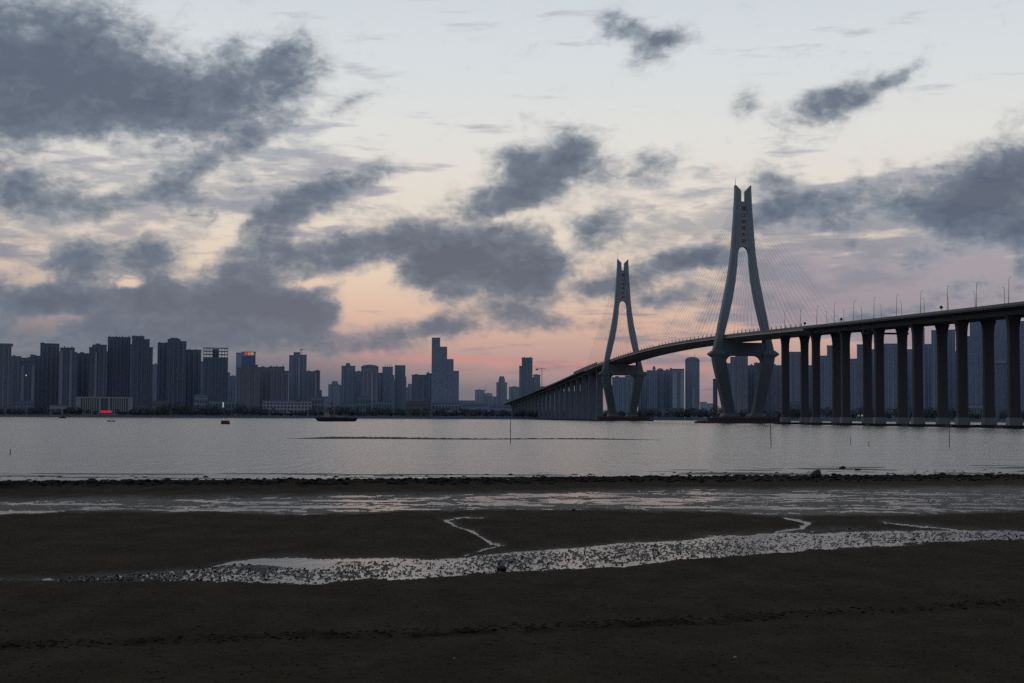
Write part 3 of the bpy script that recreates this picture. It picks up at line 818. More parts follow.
# second row that closes the gaps between the towers
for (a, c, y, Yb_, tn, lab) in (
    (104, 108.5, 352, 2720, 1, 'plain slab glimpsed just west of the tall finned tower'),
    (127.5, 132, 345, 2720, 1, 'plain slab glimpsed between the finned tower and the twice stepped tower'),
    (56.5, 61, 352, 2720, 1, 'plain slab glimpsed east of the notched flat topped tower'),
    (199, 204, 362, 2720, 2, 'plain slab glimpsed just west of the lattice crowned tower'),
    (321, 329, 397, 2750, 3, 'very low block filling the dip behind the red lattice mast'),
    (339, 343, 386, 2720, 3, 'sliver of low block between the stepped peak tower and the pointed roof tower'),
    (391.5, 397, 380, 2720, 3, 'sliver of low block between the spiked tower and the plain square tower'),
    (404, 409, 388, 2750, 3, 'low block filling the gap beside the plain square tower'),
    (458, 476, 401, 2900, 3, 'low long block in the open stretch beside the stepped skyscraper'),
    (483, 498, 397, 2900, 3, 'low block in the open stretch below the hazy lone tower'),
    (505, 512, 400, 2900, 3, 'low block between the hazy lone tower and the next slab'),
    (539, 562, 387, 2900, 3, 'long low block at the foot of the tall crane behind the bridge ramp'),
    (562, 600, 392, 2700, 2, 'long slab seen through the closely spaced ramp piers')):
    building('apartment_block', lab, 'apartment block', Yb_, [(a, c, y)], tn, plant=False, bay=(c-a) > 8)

# ------------------------------------------------------------------ low buildings along the shore
def low_block(name, label, cat, Y, x0, x1, ytop, tone, pale=False, floors=3, cols=8, roof='flat', mat=None):
    loc, rz, W = frame_of(x0, x1, Y)
    root = thing(name, label, cat, loc, rz)
    h = top_h((x0+x1)/2, ytop, Y); hw = W/2; D = min(22, max(10, W*0.4))
    bm = B(); add_box(bm, -hw, hw, -D/2, D/2, -2, h)
    put('wall', fix(bm), (PALE[tone] if pale else TRIM[tone]) if mat is None else mat, root)
    ww = 2*hw/cols
    for f in range(floors):
        bm = B()
        z0 = 1.0 + f*(h-1.2)/floors
        for k in range(cols):
            xx = -hw + (k+0.5)*ww
            add_box(bm, xx-ww*0.32, xx+ww*0.32, -D/2-0.12, -D/2+0.2, z0, z0+(h-1.2)/floors*0.62)
        put('window_row', fix(bm), WIN, root)
    bm = B()
    if roof == 'flat':
        add_box(bm, -hw-.6, hw+.6, -D/2-.6, D/2+.6, h, h+0.9)
    else:
        add_prism(bm, [(-hw-.8, h), (hw+.8, h), (hw*0.75, h+3.6), (-hw*0.75, h+3.6)], -D/2-.8, D/2+.8)
    put('roof', fix(bm), ROOF[tone], root)
    return root
WIN = surf('dark_window', (0.085, 0.098, 0.122), 0.35, 0.2, 0.3)
low_block('low_house', 'small low house at the far western water edge', 'house', 2260, 0, 10, 409, 1, floors=1, cols=4)
low_block('apartment_house', 'pale two storey house below the twin stair column tower', 'house', 2270, 14, 33, 401.5, 1, cols=6)
low_block('pavilion', 'low pale pavilion with a wide glazed front west of the civic hall', 'pavilion', 2240, 50, 68, 405.5, 1, True, floors=1, cols=3)
# civic hall
Yc = 2250
loc, rz, W = frame_of(77, 131.5, Yc)
civ = thing('civic_hall', 'long pale colonnaded hall with a dark central entrance and a red lit strip sign', 'public building', loc, rz)
hc = top_h(104, 397, Yc); hw = W/2
bm = B(); add_box(bm, -hw+1, hw-1, -7, 9, -2, hc-1); put('wall', fix(bm), WIN, civ)
CIV = surf('pale_stone', (0.28, 0.285, 0.30), 0.85, 0.15, 0.2)
bm = B(); add_box(bm, -hw, hw, -8.5, 10, hc-2.2, hc); put('roof', fix(bm), CIV, civ)
bm = B(); add_box(bm, -hw, hw, -8.2, -7.2, -2, 2.0); put('plinth', fix(bm), CIV, civ)
for (a, c) in ((-hw, -hw+7), (hw-7, hw), (-8.5, -5.2), (5.2, 8.5)):
    bm = B(); add_box(bm, a, c, -8.35, -6.9, 1.9, hc-2.1); put('corner_pier', fix(bm), CIV, civ)
for sgn in (-1, 1):
    n = 8; a0, a1 = 8.5, hw-7
    for k in range(1, n):
        xx = sgn*(a0 + (a1-a0)*k/n)
        bm = B(); add_box(bm, xx-0.8, xx+0.8, -8.2, -7.2, 1.95, hc-2.15); put('column', fix(bm), CIV, civ)
RED = glow('led_red', lin((235, 45, 70)), 0.5)
la, lc = local_x(100.3, Yc, loc, rz), local_x(111.6, Yc, loc, rz)
zb, zt = top_h(106, 412.9, Yc), top_h(106, 410.6, Yc)
bm = B(); add_box(bm, la, lc, -9.6, -9.2, zb, zt); put('lit_sign', fix(bm), RED, civ)
bm = B()
for xx in (la+1, lc-1.4): add_box(bm, xx, xx+0.4, -9.1, -8.7, -2, zt)
add_box(bm, la-.3, lc+.3, -9.18, -9.0, zb-.3, zt+.3)
put('sign_frame', fix(bm), ROOF[0], civ)
low_block('low_block', 'low plain block just east of the colonnaded hall', 'low building', 2280, 133, 150, 405, 1, cols=6, floors=2)
low_block('tan_block', 'tan painted low block among trees below the bluish block', 'low building', 2270, 152, 169, 401.5, 1, cols=6, floors=3, mat=surf('tan_render', (0.20, 0.19, 0.175), 0.85, 0.15, 0.2))
low_block('domed_hall', 'rounded low hall below the shorter tower west of the lattice crown', 'hall', 2300, 194, 207, 397, 2, cols=5, floors=3, roof='hip')
low_block('low_block', 'low block at the foot of the lattice crowned tower', 'low building', 2290, 209, 234, 401, 1, cols=8, floors=2)
low_block('hotel', 'long low hotel with pale continuous floor bands east of the red raft', 'hotel', 2280, 263, 311, 401.3, 2, True, floors=4, cols=14)
low_block('low_block', 'narrow low block beside the banded hotel', 'low building', 2300, 312, 323, 397.5, 1, cols=4)
low_block('low_block', 'small low block behind the work barge bow', 'low building', 2310, 341, 356, 404, 1, cols=5, floors=2)
low_block('low_block', 'three storey block below the curved roof tower', 'low building', 2330, 357, 371, 397, 1, cols=5)
low_block('low_block', 'long low block below the tower with roof spikes', 'low building', 2320, 373, 392, 401.5, 1, cols=7, floors=2)
low_block('low_block', 'reddish low block at the foot of the wide office block', 'low building', 2300, 406, 430, 401.5, 1, cols=8, mat=surf('brick_render', (0.165, 0.155, 0.170), 0.85, 0.15, 0.2))
low_block('low_block', 'wide shed roofed block at the foot of the stepped skyscraper', 'low building', 2320, 432, 461, 403.5, 2, cols=9, floors=2, roof='hip')
low_block('warehouse', 'low grey warehouse in the open stretch between skyscraper and bridge ramp', 'warehouse', 2340, 463, 488, 405.5, 2, cols=7, floors=1, roof='hip')
low_block('warehouse', 'second lower warehouse right beside the bridge ramp', 'warehouse', 2340, 489, 512, 407, 2, cols=7, floors=1, roof='hip')
low_block('low_block', 'low quay building right of the distant pylon', 'low building', 2300, 660, 684, 409, 1, cols=8, floors=1)
low_block('low_block', 'low quay building between the first two bridge piers', 'low building', 2300, 788, 803, 402, 1, cols=6)
low_block('low_block', 'low quay building with a pale roof under the squat banded office block', 'low building', 2270, 969, 985, 405, 1, True, cols=6, floors=2)

# lit windows and lights that the photograph shows
WARMW = glow('lit_window', lin((235, 225, 205)), 0.9)
for (x, y, Y, s, lab) in ((26.2, 375.3, 2340, 0.9, 'single small lit window lamp on the twin stair column tower'), (963.0, 376.5, 2300, 0.95, 'single small lamp on the squat block right of the sixth pier')):
    p = at(x, y, Y)
    bm = B(); add_box(bm, -s*.6, s*.6, -.3, .3, -s, s)
    o = put('wall_lamp', fix(bm), WARMW); o.location = p; tag(o, lab, 'lamp')
# white vertical neon on a mast, green lamps on the quay
p = at(223.2, 407.3, 2215); q = at(223.2, 402.2, 2215)
lm = thing('light_mast', 'mast with a white glowing tube on the quay behind the red raft', 'light', (p.x, p.y, LAND_Z))
bm = B(); add_bar(bm, (0, 0, -2), (0, 0, q.z-LAND_Z), 0.25); put('mast', fix(bm), ROOF[0], lm)
bm = B(); add_bar(bm, (0, -.6, p.z-LAND_Z), (0, -.6, q.z-LAND_Z), 0.75); put('glowing_tube', fix(bm), glow('white_tube', lin((225, 232, 238)), 0.6), lm)
GREEN = glow('green_lamp', lin((150, 175, 40)), 0.7)
for (x, lab) in ((858.6, 'west one of two green quay lamps between the third and fourth piers'), (862.0, 'east one of two green quay lamps between the third and fourth piers')):
    p = at(x, 416.0, 2215)
    gl = thing('quay_lamp', lab, 'lamp', (p.x, p.y, LAND_Z), 0, 'green quay lamps')
    bm = B(); add_bar(bm, (0,0,-2), (0,0,p.z-LAND_Z), .2); put('post', fix(bm), ROOF[0], gl)
    bm = B(); bmesh.ops.create_uvsphere(bm, u_segments=8, v_segments=6, radius=1.3); bmesh.ops.translate(bm, verts=bm.verts, vec=(0,0,p.z-LAND_Z+.8)); put('lamp', bm, GREEN, gl)

# ------------------------------------------------------------------ tower cranes on the skyline
CR = surf('crane_steel', (0.12, 0.125, 0.145), 0.7, 0.1, 1.0)
def crane(label, x, ybase, ytop, Y, jl, jr, jy, jib_rz=0.0):
    p = at(x, ybase, Y)
    root = thing('tower_crane', label, 'crane', (p.x, p.y, p.z), -math.atan2(p.x, p.y))
    H = at(x, ytop, Y).z - p.z; zj = at(x, jy, Y).z - p.z
    s = 1.1
    bm = B()
    for sx in (-s, s):
        for sy in (-s, s): add_bar(bm, (sx, sy, 0), (sx, sy, zj), 0.22, n=4)
    k = 0; z = 0
    while z < zj - 2:
        add_bar(bm, (-s, -s, z), (s, -s, z+2.4), 0.13, n=4); add_bar(bm, (s, s, z), (-s, s, z+2.4), 0.13, n=4); z += 2.4
    put('mast', fix(bm), CR, root)
    bm = B(); add_bar(bm, (0, 0, zj), (0, 0, H), 0.5, 0.2, n=4); put('apex', fix(bm), CR, root)
    sc = Y/FPX
    for nm, L in (('jib', jr*sc), ('counter_jib', -jl*sc)):
        bm = B()
        for dy, dz in ((-.6, 0), (.6, 0), (0, 1.1)): add_bar(bm, (0, dy, zj+dz), (L, dy*0.5, zj+dz*0.6), 0.22, n=4)
        n = max(3, int(abs(L)/2.5))
        for i in range(n): add_bar(bm, (L*i/n, -.6, zj), (L*(i+.5)/n, 0, zj+1), 0.13, n=4); add_bar(bm, (L*(i+.5)/n, 0, zj+1), (L*(i+1)/n, .6, zj), 0.13, n=4)
        add_bar(bm, (0, 0, H), (L*0.8, 0, zj+1.0), 0.12, n=4)
        put(nm, fix(bm), CR, root)
    bm = B(); add_box(bm, -jl*sc, -jl*sc*0.6, -0.9, 0.9, zj-2.2, zj-0.2); put('counterweight', fix(bm), CR, root)
crane('tower crane with a level jib rising beside the half height tower', 541.5, 412, 367.6, 2700, 6, 4.2, 369)
crane('small crane standing on the roof of the slender tall tower', 301.6, 355.2, 348.6, 2500, 1.8, 3.0, 349.8)

# ------------------------------------------------------------------ shoreline trees: one unbroken belt of planting
def leaf_mat(name, c):
    m, t, b = newmat(name)
    geo = t.node('ShaderNodeNewGeometry')
    n = t.noise(geo.outputs['Position'], 0.12, 4, 0.6)
    t.l.new(t.mix(t.sstep(n, 0.3, 0.7), (c[0]*.6, c[1]*.6, c[2]*.6, 1), (c[0]*1.3, c[1]*1.3, c[2]*1.3, 1)), b.inputs['Base Color'])
    setp(b, Roughness=0.85, Specular_IOR_Level=0.1)
    return m
LEAF = leaf_mat('evening_foliage', (0.078, 0.094, 0.108))
def leaf_mesh(name, clumps, size, per):
    """clumps: (x,y,z,rx,rz,density) ellipsoids filled with little leaf sprays"""
    V = []
    for (cx, cy, cz, rx, rz_, dn) in clumps:
        n = int(per*dn)
        u = rng.normal(size=(n, 3)); u /= np.linalg.norm(u, axis=1)[:, None]
        r = rng.uniform(0.25, 1.0, size=(n, 1))**0.45
        c = u*r*np.array([rx, rx*0.8, rz_]) + np.array([cx, cy, cz])
        a = rng.normal(size=(n, 3)); a /= np.linalg.norm(a, axis=1)[:, None]
        bb = np.cross(a, rng.normal(size=(n, 3))); bb /= np.linalg.norm(bb, axis=1)[:, None]
        s = size*rng.uniform(0.5, 1.3, size=(n, 1))
        V.append(np.stack([c-a*s, c+bb*s*0.7, c+a*s, c-bb*s*0.7], 1))
    V = np.concatenate(V).reshape(-1, 3)
    me = bpy.data.meshes.new(name)
    nq = len(V)//4
    me.vertices.add(len(V)); me.vertices.foreach_set('co', V.astype(np.float32).ravel())
    me.loops.add(len(V)); me.loops.foreach_set('vertex_index', np.arange(len(V), dtype=np.int32))
    me.polygons.add(nq); me.polygons.foreach_set('loop_start', np.arange(0, len(V), 4, dtype=np.int32)); me.polygons.foreach_set('loop_total', np.full(nq, 4, dtype=np.int32))
    me.update(calc_edges=True)
    return me
cl = []
hprof = lambda px: np.interp(px, [-200, 30, 48, 60, 72, 100, 130, 150, 170, 196, 215, 240, 262, 300, 322, 340, 380, 430, 470, 520, 600, 640, 660, 690, 715, 760, 800, 1024, 1300],
                                 [7, 8, 13, 7, 11, 7, 7, 9, 16, 14, 13, 15, 12, 6, 12, 13, 11, 12, 11, 9, 9, 12, 14, 13, 15, 12, 16, 15, 14])
for k in range(1100):
    px = random.uniform(-120, 1150)
    Y = 2215 + random.uniform(0, 60)
    if 96 < px < 116: Y = 2268
    p = at(px, 412, Y)
    h = float(hprof(px))*random.uniform(0.45, 1.25)
    r = h*random.uniform(0.32, 0.5)
    cl.append((p.x, p.y, LAND_Z + h*0.58, max(2.5, r), h*0.45, 0.6+h/14))
tr = put('shoreline_trees', leaf_mesh('shoreline_trees', cl, 1.0, 60), LEAF)
tag(tr, 'dark unbroken belt of trees along the far quay', None, None, 'stuff')
# ------------------------------------------------------------------ the cable-stayed bridge
Y1, Y2 = 1024.0, 1510.0
_ys = np.linspace(200, 3700, 701)
_sl = -0.1107 + (0.1107 - 0.0951)*np.array([float(smooth01(np.array((y-880)/260.0))) for y in _ys])
_xs = np.concatenate([[0], np.cumsum(0.5*(_sl[1:]+_sl[:-1])*np.diff(_ys))])
_xs = _xs - np.interp(Y1, _ys, _xs) + 157.9
def axis_x(y): return float(np.interp(y, _ys, _xs))
def axis_dir(y):
    d = Vector((axis_x(y+4) - axis_x(y-4), 8.0, 0)).normalized()
    return d
_hy = [200, 450, 570, 700, 845, 934, 1024, 1140, 1267, 1390, 1510, 1610, 1720, 1948, 2342, 2934, 3400]
_hz = [38.5, 44.6, 47.4, 50.6, 54.4, 57.0, 59.3, 61.9, 63.2, 62.6, 60.6, 58.6, 55.5, 47.5, 36, 20, 8]
def deck_z(y):
    # smooth road profile
    s = 0; w = 0
    for k in range(-3, 4):
        s += np.interp(y + k*30, _hy, _hz); w += 1
    return float(s/w)
def bpt(y, lat, z):
    """point of the bridge: lat metres to the right of the road axis when looking north"""
    d = axis_dir(y); n = Vector((d.y, -d.x, 0))
    return Vector((axis_x(y), y, 0)) + n*lat + Vector((0, 0, z))

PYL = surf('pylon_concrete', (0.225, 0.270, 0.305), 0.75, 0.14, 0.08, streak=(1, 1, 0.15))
# height ramp: the concrete colour is darker towards the water
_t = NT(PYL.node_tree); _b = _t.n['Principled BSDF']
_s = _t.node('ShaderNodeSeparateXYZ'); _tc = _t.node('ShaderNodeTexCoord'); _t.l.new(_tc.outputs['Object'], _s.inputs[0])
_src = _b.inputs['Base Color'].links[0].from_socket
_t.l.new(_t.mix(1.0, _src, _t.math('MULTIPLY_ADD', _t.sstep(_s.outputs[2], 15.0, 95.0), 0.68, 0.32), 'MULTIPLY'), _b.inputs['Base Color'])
PANEL = surf('pylon_panel', (0.30, 0.29, 0.31), 0.75, 0.12, 0.08)
DECKM = surf('deck_steel', (0.27, 0.255, 0.235), 0.65, 0.16, 0.06)
DECKC = surf('deck_concrete', (0.095, 0.094, 0.100), 0.8, 0.2, 0.08)
FASC = surf('fascia_paint', (0.15, 0.15, 0.155), 0.7, 0.15, 0.1)
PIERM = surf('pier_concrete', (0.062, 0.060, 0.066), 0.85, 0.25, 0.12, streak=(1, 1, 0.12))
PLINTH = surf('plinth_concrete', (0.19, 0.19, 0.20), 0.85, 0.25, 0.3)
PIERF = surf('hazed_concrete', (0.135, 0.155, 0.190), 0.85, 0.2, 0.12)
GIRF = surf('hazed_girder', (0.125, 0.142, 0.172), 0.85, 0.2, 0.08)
CAPM = surf('pile_cap_concrete', (0.030, 0.030, 0.032), 0.9, 0.3, 0.3)
RUST = surf('fender_rust', (0.085, 0.048, 0.046), 0.8, 0.3, 0.3)
CABLE = surf('cable_sheath', (0.34, 0.33, 0.32), 0.6, 0.1, 0.1)
ROAD = surf('asphalt', (0.05, 0.05, 0.052), 0.9, 0.2, 0.3)
TEXTC = surf('lettering_red', (0.165, 0.050, 0.068), 0.6, 0.1, 0.3)
STEEL = surf('galvanised_steel', (0.10, 0.105, 0.115), 0.6, 0.15, 0.5)

bridge = thing('cable_stayed_bridge', 'long cable stayed road bridge with two forked pylons and twin column piers', 'bridge', (axis_x(Y1), Y1, 0))
BR0 = Vector(bridge.location)
def bput(name, bm, m, parent=None, smooth=False):
    """link as a part of the bridge; geometry is given in world metres"""
    if isinstance(bm, bmesh.types.BMesh):
        bmesh.ops.translate(bm, verts=bm.verts, vec=-BR0)
        return put(name, fix(bm), m, parent or bridge, smooth)

def sweep(name, prof, ya, yb, m, step=12.0, parent=None):
    n = max(2, int((yb-ya)/step))
    bm = B(); loops = []
    for k in range(n+1):
        y = ya + (yb-ya)*k/n
        z0 = deck_z(y)
        loops.append([bpt(y, l, z0+z) for l, z in prof])
    add_loft(bm, loops)
    return bput(name, bm, m, parent)

HWD = 13.4
# steel box girder of the cable-stayed part, concrete box of the approaches
sweep('main_girder', [(-HWD, 0), (HWD, 0), (HWD, -0.9), (HWD+0.9, -1.4), (8.5, -3.0), (-8.5, -3.0), (-HWD-0.9, -1.4), (-HWD, -0.9)], 845, 1688, DECKM)
appr = [(-HWD, 0), (HWD, 0), (HWD, -0.55), (8.4, -1.3), (7.6, -3.1), (-7.6, -3.1), (-8.4, -1.3), (-HWD, -0.55)]
sweep('approach_girder', appr, 240, 844.8, DECKC)
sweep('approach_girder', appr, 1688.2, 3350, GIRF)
for (a, c) in ((240, 844.9), (844.9, 1688.1), (1688.1, 3350)):
    for s in (-1, 1):
        e = s*HWD
        sweep('parapet', [(e-0.22 if s > 0 else e-0.22, 0.004), (e+0.20, 0.004), (e+0.28*s*0+0.20, 1.05), (e-0.20, 1.05)], a, c, FASC, 20)
sweep('roadway', [(-HWD+.6, 0.008), (HWD-.6, 0.008), (HWD-.6, 0.05), (-HWD+.6, 0.05)], 240, 3350, ROAD, 20)
sweep('wind_barrier', [(-HWD-0.05, 1.06), (-HWD+0.12, 1.06), (-HWD+0.12, 3.4), (-HWD-0.05, 3.4)], 1590, 1775, STEEL, 20)

# ---- pylons
def arc_profile(half, zspring, rise, n=10):
    return [(half*math.cos(math.pi*k/n), zspring + rise*math.sin(math.pi*k/n)) for k in range(n+1)]
def pylon(yp, label):
    root = bpy.data.objects.new('pylon', None); COL.objects.link(root); root.parent = bridge
    root.location = Vector((axis_x(yp), yp, 0)) - BR0
    d = axis_dir(yp); root.rotation_euler = (0, 0, -math.atan2(d.x, d.y))
    root['label'] = label
    HB = deck_z(yp) - 59.3
    prof = [(4.5, 6.0, 12.8, 4.6), (14, 7.6, 14.8, 4.4), (28, 10.0, 17.8, 4.2), (40, 12.1, 20.6, 4.1), (46.2, 13.2, 21.6, 4.0), (49.5, 14.4, 20.9, 3.9), (60, 13.7, 18.5, 3.7),
            (72, 10.7, 16.2, 3.5), (84, 7.9, 13.8, 3.4), (97, 5.7, 11.2, 3.3), (108, 4.5, 9.4, 3.2), (118, 3.9, 8.2, 3.1), (130, 2.9, 7.3, 3.0), (142, 2.1, 6.4, 3.0), (152.5, 1.55, 5.8, 2.9), (159.2, 1.6, 5.5, 2.9)]
    for s in (-1, 1):
        bm = B(); loops = []
        for (h, i, o, dy) in prof:
            c = 0.55
            q = [(i+c, -dy), (o-c, -dy), (o, -dy+c), (o, dy-c), (o-c, dy), (i+c, dy), (i, dy-c), (i, -dy+c)]
            loops.append([(s*x, y, h) for x, y in q])
        # slanted tip: outside corner 4 m higher than the inside one
        i, o, dy = 1.6, 5.5, 2.9; c = 0.55
        q = [(i+c, -dy), (o-c, -dy), (o, -dy+c), (o, dy-c), (o-c, dy), (i+c, dy), (i, dy-c), (i, -dy+c)]
        loops.append([(s*x, y*0.96, 159.3 + 4.0*(x-i)/(o-i)) for x, y in q])
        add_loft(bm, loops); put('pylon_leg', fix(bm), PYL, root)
        # collar where the cross beam meets the leg
        bm = B()
        lp = lambda h, i, o, dy: [(s*i, -dy, h), (s*o, -dy, h), (s*o, dy, h), (s*i, dy, h)]
        add_loft(bm, [lp(45.2, 13.0, 21.8, 4.2), lp(46.8, 12.8, 24.0, 4.6), lp(47.6, 12.8, 24.0, 4.6), lp(49.6, 14.0, 21.4, 4.1)])
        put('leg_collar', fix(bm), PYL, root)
        bm = B(); lp2 = lambda h, i, o, dy: [(s*i, -dy, h), (s*o, -dy, h), (s*o, dy, h), (s*i, dy, h)]
        add_loft(bm, [lp2(3.6, 3.0, 15.5, 7.2), lp2(5.0, 3.2, 15.3, 7.0), lp2(7.0, 5.6, 13.9, 5.2)])
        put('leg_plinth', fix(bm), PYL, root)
    # cross beam with arched haunches below the deck
    top = deck_z(yp) - 4.2
    prf = [(-17, top), (-15.5, 46.0), (-13.2, 40.0)] + [(-13.0 + 5.0*(1-math.cos(k*math.pi/12)), 40.0 + 6.0*math.sin(k*math.pi/12)) for k in range(1, 7)]
    prf += [(-x, z) for x, z in reversed(prf[2:])] + [(15.5, 46.0), (17, top)]
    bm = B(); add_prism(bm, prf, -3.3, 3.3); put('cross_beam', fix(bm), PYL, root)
    # upper wall with an arched lower edge and a notch between the two prongs
    A = arc_profile(3.75, 116.2, 4.6)
    prf = [(4.2, 116.2)] + A[0:] + [(-4.2, 116.2), (-2.2, 151.9), (2.2, 151.9)]
    bm = B(); add_prism(bm, prf, -2.25, 2.25); put('upper_wall', fix(bm), PANEL, root)
    # the bridge's name, one character under the other, on the approach side
    for k, chx in enumerate('湛江海湾大桥'):
        cu = bpy.data.curves.new('glyph', 'FONT'); cu.body = chx; cu.size = 3.3; cu.align_x = 'CENTER'; cu.extrude = 0.12; cu.resolution_u = 3
        to = bpy.data.objects.new('glyph', cu); COL.objects.link(to)
        bpy.context.view_layer.update()
        me = bpy.data.meshes.new_from_object(to.evaluated_get(bpy.context.evaluated_depsgraph_get()))
        bpy.data.objects.remove(to); bpy.data.curves.remove(cu)
        me.name = 'sign_character'; me.materials.clear()
        o = put('sign_character', me, TEXTC, root)
        o.rotation_euler = (math.pi/2, 0, 0); o.location = (0, -2.42, 147.2 - 4.45*k - 1.4)
    bm = B(); add_bar(bm, (-5.1, 0, 162.5), (-5.1, 0, 168.5), 0.22, 0.08); put('lightning_rod', fix(bm), STEEL, root)
    # pile cap, fender with posts
    bm = B(); add_box(bm, -26, 26, -14, 14, -3, 3.6); put('pile_cap', fix(bm), DECKC, root)
    bm = B()
    for (x0, x1, y0, y1) in ((-28.5, 28.5, -16.5, -14.2), (-28.5, 28.5, 14.2, 16.5), (-28.5, -26.2, -14.2, 14.2), (26.2, 28.5, -14.2, 14.2)):
        add_box(bm, x0, x1, y0, y1, -2, 1.7)
    add_box(bm, -36, -28.51, -14, -9, -2, 1.2)
    put('fender', fix(bm), RUST, root)
    bm = B()
    n = 17
    for k in range(n+1):
        x = -27.6 + 55.2*k/n
        add_bar(bm, (x, -16.0, 1.6), (x, -16.0, 4.6), 0.8, n=5)
    add_bar(bm, (-27.6, -16.0, 3.6), (27.6, -16.0, 3.6), 0.45, n=4)
    put('fender_rail', fix(bm), RUST, root)
    return root
pyl1 = pylon(Y1, 'larger looking near pylon of the bridge')
pyl2 = pylon(Y2, 'smaller looking far pylon of the bridge')

# ---- stay cables: 16 per plane and side
def cable_set(yp, root, individuals):
    merged = B(); cnt = 0
    prm = Matrix.Rotation(root.rotation_euler.z, 4, 'Z'); prm.translation = BR0 + Vector(root.location)
    N = 16
    for k in reversed(range(N)):
        for side in (-1, 1):
            for lat in (-1, 1):
                main = (side > 0) == (yp == Y1)
                L = 26 + k*(13.6 if main else 9.9)
                ya = yp + side*L
                a = bpt(ya, lat*(HWD-0.5), deck_z(ya)+0.3)
                h = 112 + k*2.7
                i = np.interp(h, [108, 118, 130, 142, 159], [6.8, 5.9, 5.0, 4.2, 3.5])
                b_ = prm @ Vector((lat*i, side*2.8, h))
                if cnt < individuals:
                    bm = B(); add_bar(bm, a, b_, 0.052, n=5, cap=False); bput('stay_cable', bm, CABLE)
                else:
                    add_bar(merged, a, b_, 0.052, n=5, cap=False)
                cnt += 1
    if cnt > individuals:
        o = bput('stay_cables', merged, CABLE); o['kind'] = 'stuff'
    else: merged.free()
cable_set(Y1, pyl1, 64)
cable_set(Y2, pyl2, 32)
# anchor sleeves standing along the deck edge
bm = B()
for yp in (Y1, Y2):
    for k in range(16):
        for side in (-1, 1):
            for lat in (-1, 1):
                main = (side > 0) == (yp == Y1)
                ya = yp + side*(26 + k*(13.6 if main else 9.9))
                p = bpt(ya, lat*(HWD-0.5), deck_z(ya))
                add_bar(bm, p, p + Vector((0, -side*0.8, 2.8)), 0.30, 0.22, n=6)
bput('anchor_sleeves', bm, STEEL)['kind'] = 'stuff'

# ---- piers
def pier(yc, tall=True, wide=6.0):
    d = axis_dir(yc)
    root = bpy.data.objects.new('pier', None); COL.objects.link(root); root.parent = bridge
    root.location = Vector((axis_x(yc), yc, 0)) - BR0
    root.rotation_euler = (0, 0, -math.atan2(d.x, d.y))
    zt = deck_z(yc) - 3.05
    for s in (-1, 1):
        bm = B(); loops = []
        for (z, hw_, hy) in ((-2, 2.3, 1.5), (zt-9.0, 2.15, 1.4), (zt-5.0, 2.25, 1.4), (zt-2.2, 2.6, 1.4), (zt-0.5, 3.2, 1.4), (zt-0.02, 3.25, 1.4)):
            c = 0.35; q = [(-hw_+c, -hy), (hw_-c, -hy), (hw_, -hy+c), (hw_, hy-c), (hw_-c, hy), (-hw_+c, hy), (-hw_, hy-c), (-hw_, -hy+c)]
            loops.append([(s*wide + x, y, z) for x, y in q])
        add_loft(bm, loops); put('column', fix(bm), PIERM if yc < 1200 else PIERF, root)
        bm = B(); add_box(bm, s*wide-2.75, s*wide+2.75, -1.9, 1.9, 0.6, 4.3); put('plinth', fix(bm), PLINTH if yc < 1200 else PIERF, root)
    bm = B(); add_box(bm, -wide-6.2, wide+6.2, -3.6, 3.6, -2, 1.25); put('pile_cap', fix(bm), CAPM, root)
    return root
for yc in (904, 845): pier(yc)
for k in range(1, 11): pier(845 - 50*k)
y = 1629
for yc in [1629, 1688] + [1688 + 50*k for k in range(1, 25)]:
    if deck_z(yc) > 8: pier(yc)

# ---- travelling inspection gantry under the approach
g0 = 752.0
bm = B()
for lat in (-11.5, 11.5):
    add_bar(bm, bpt(g0, lat, deck_z(g0)-0.7), bpt(g0, lat, deck_z(g0)-5.6), 0.3)
add_bar(bm, bpt(g0, -12, deck_z(g0)-5.6), bpt(g0, 12, deck_z(g0)-5.6), 0.5)
go = bput('inspection_gantry', bm, STEEL)
for lat in (-2.6, 0.4, 3.4):
    bm = B(); c = bpt(g0-1, lat-6, deck_z(g0)-4.3)
    for k in range(12):
        a0, a1 = 2*math.pi*k/12, 2*math.pi*(k+1)/12
        add_bar(bm, c+Vector((math.cos(a0)*1.15, 0, math.sin(a0)*1.15)), c+Vector((math.cos(a1)*1.15, 0, math.sin(a1)*1.15)), 0.28, n=5)
    bput('gantry_ring', bm, STEEL, None)
# wire up ring as pieces of the gantry
for o in [c for c in bpy.data.objects if c.name.startswith('gantry_ring')]:
    o.parent = go

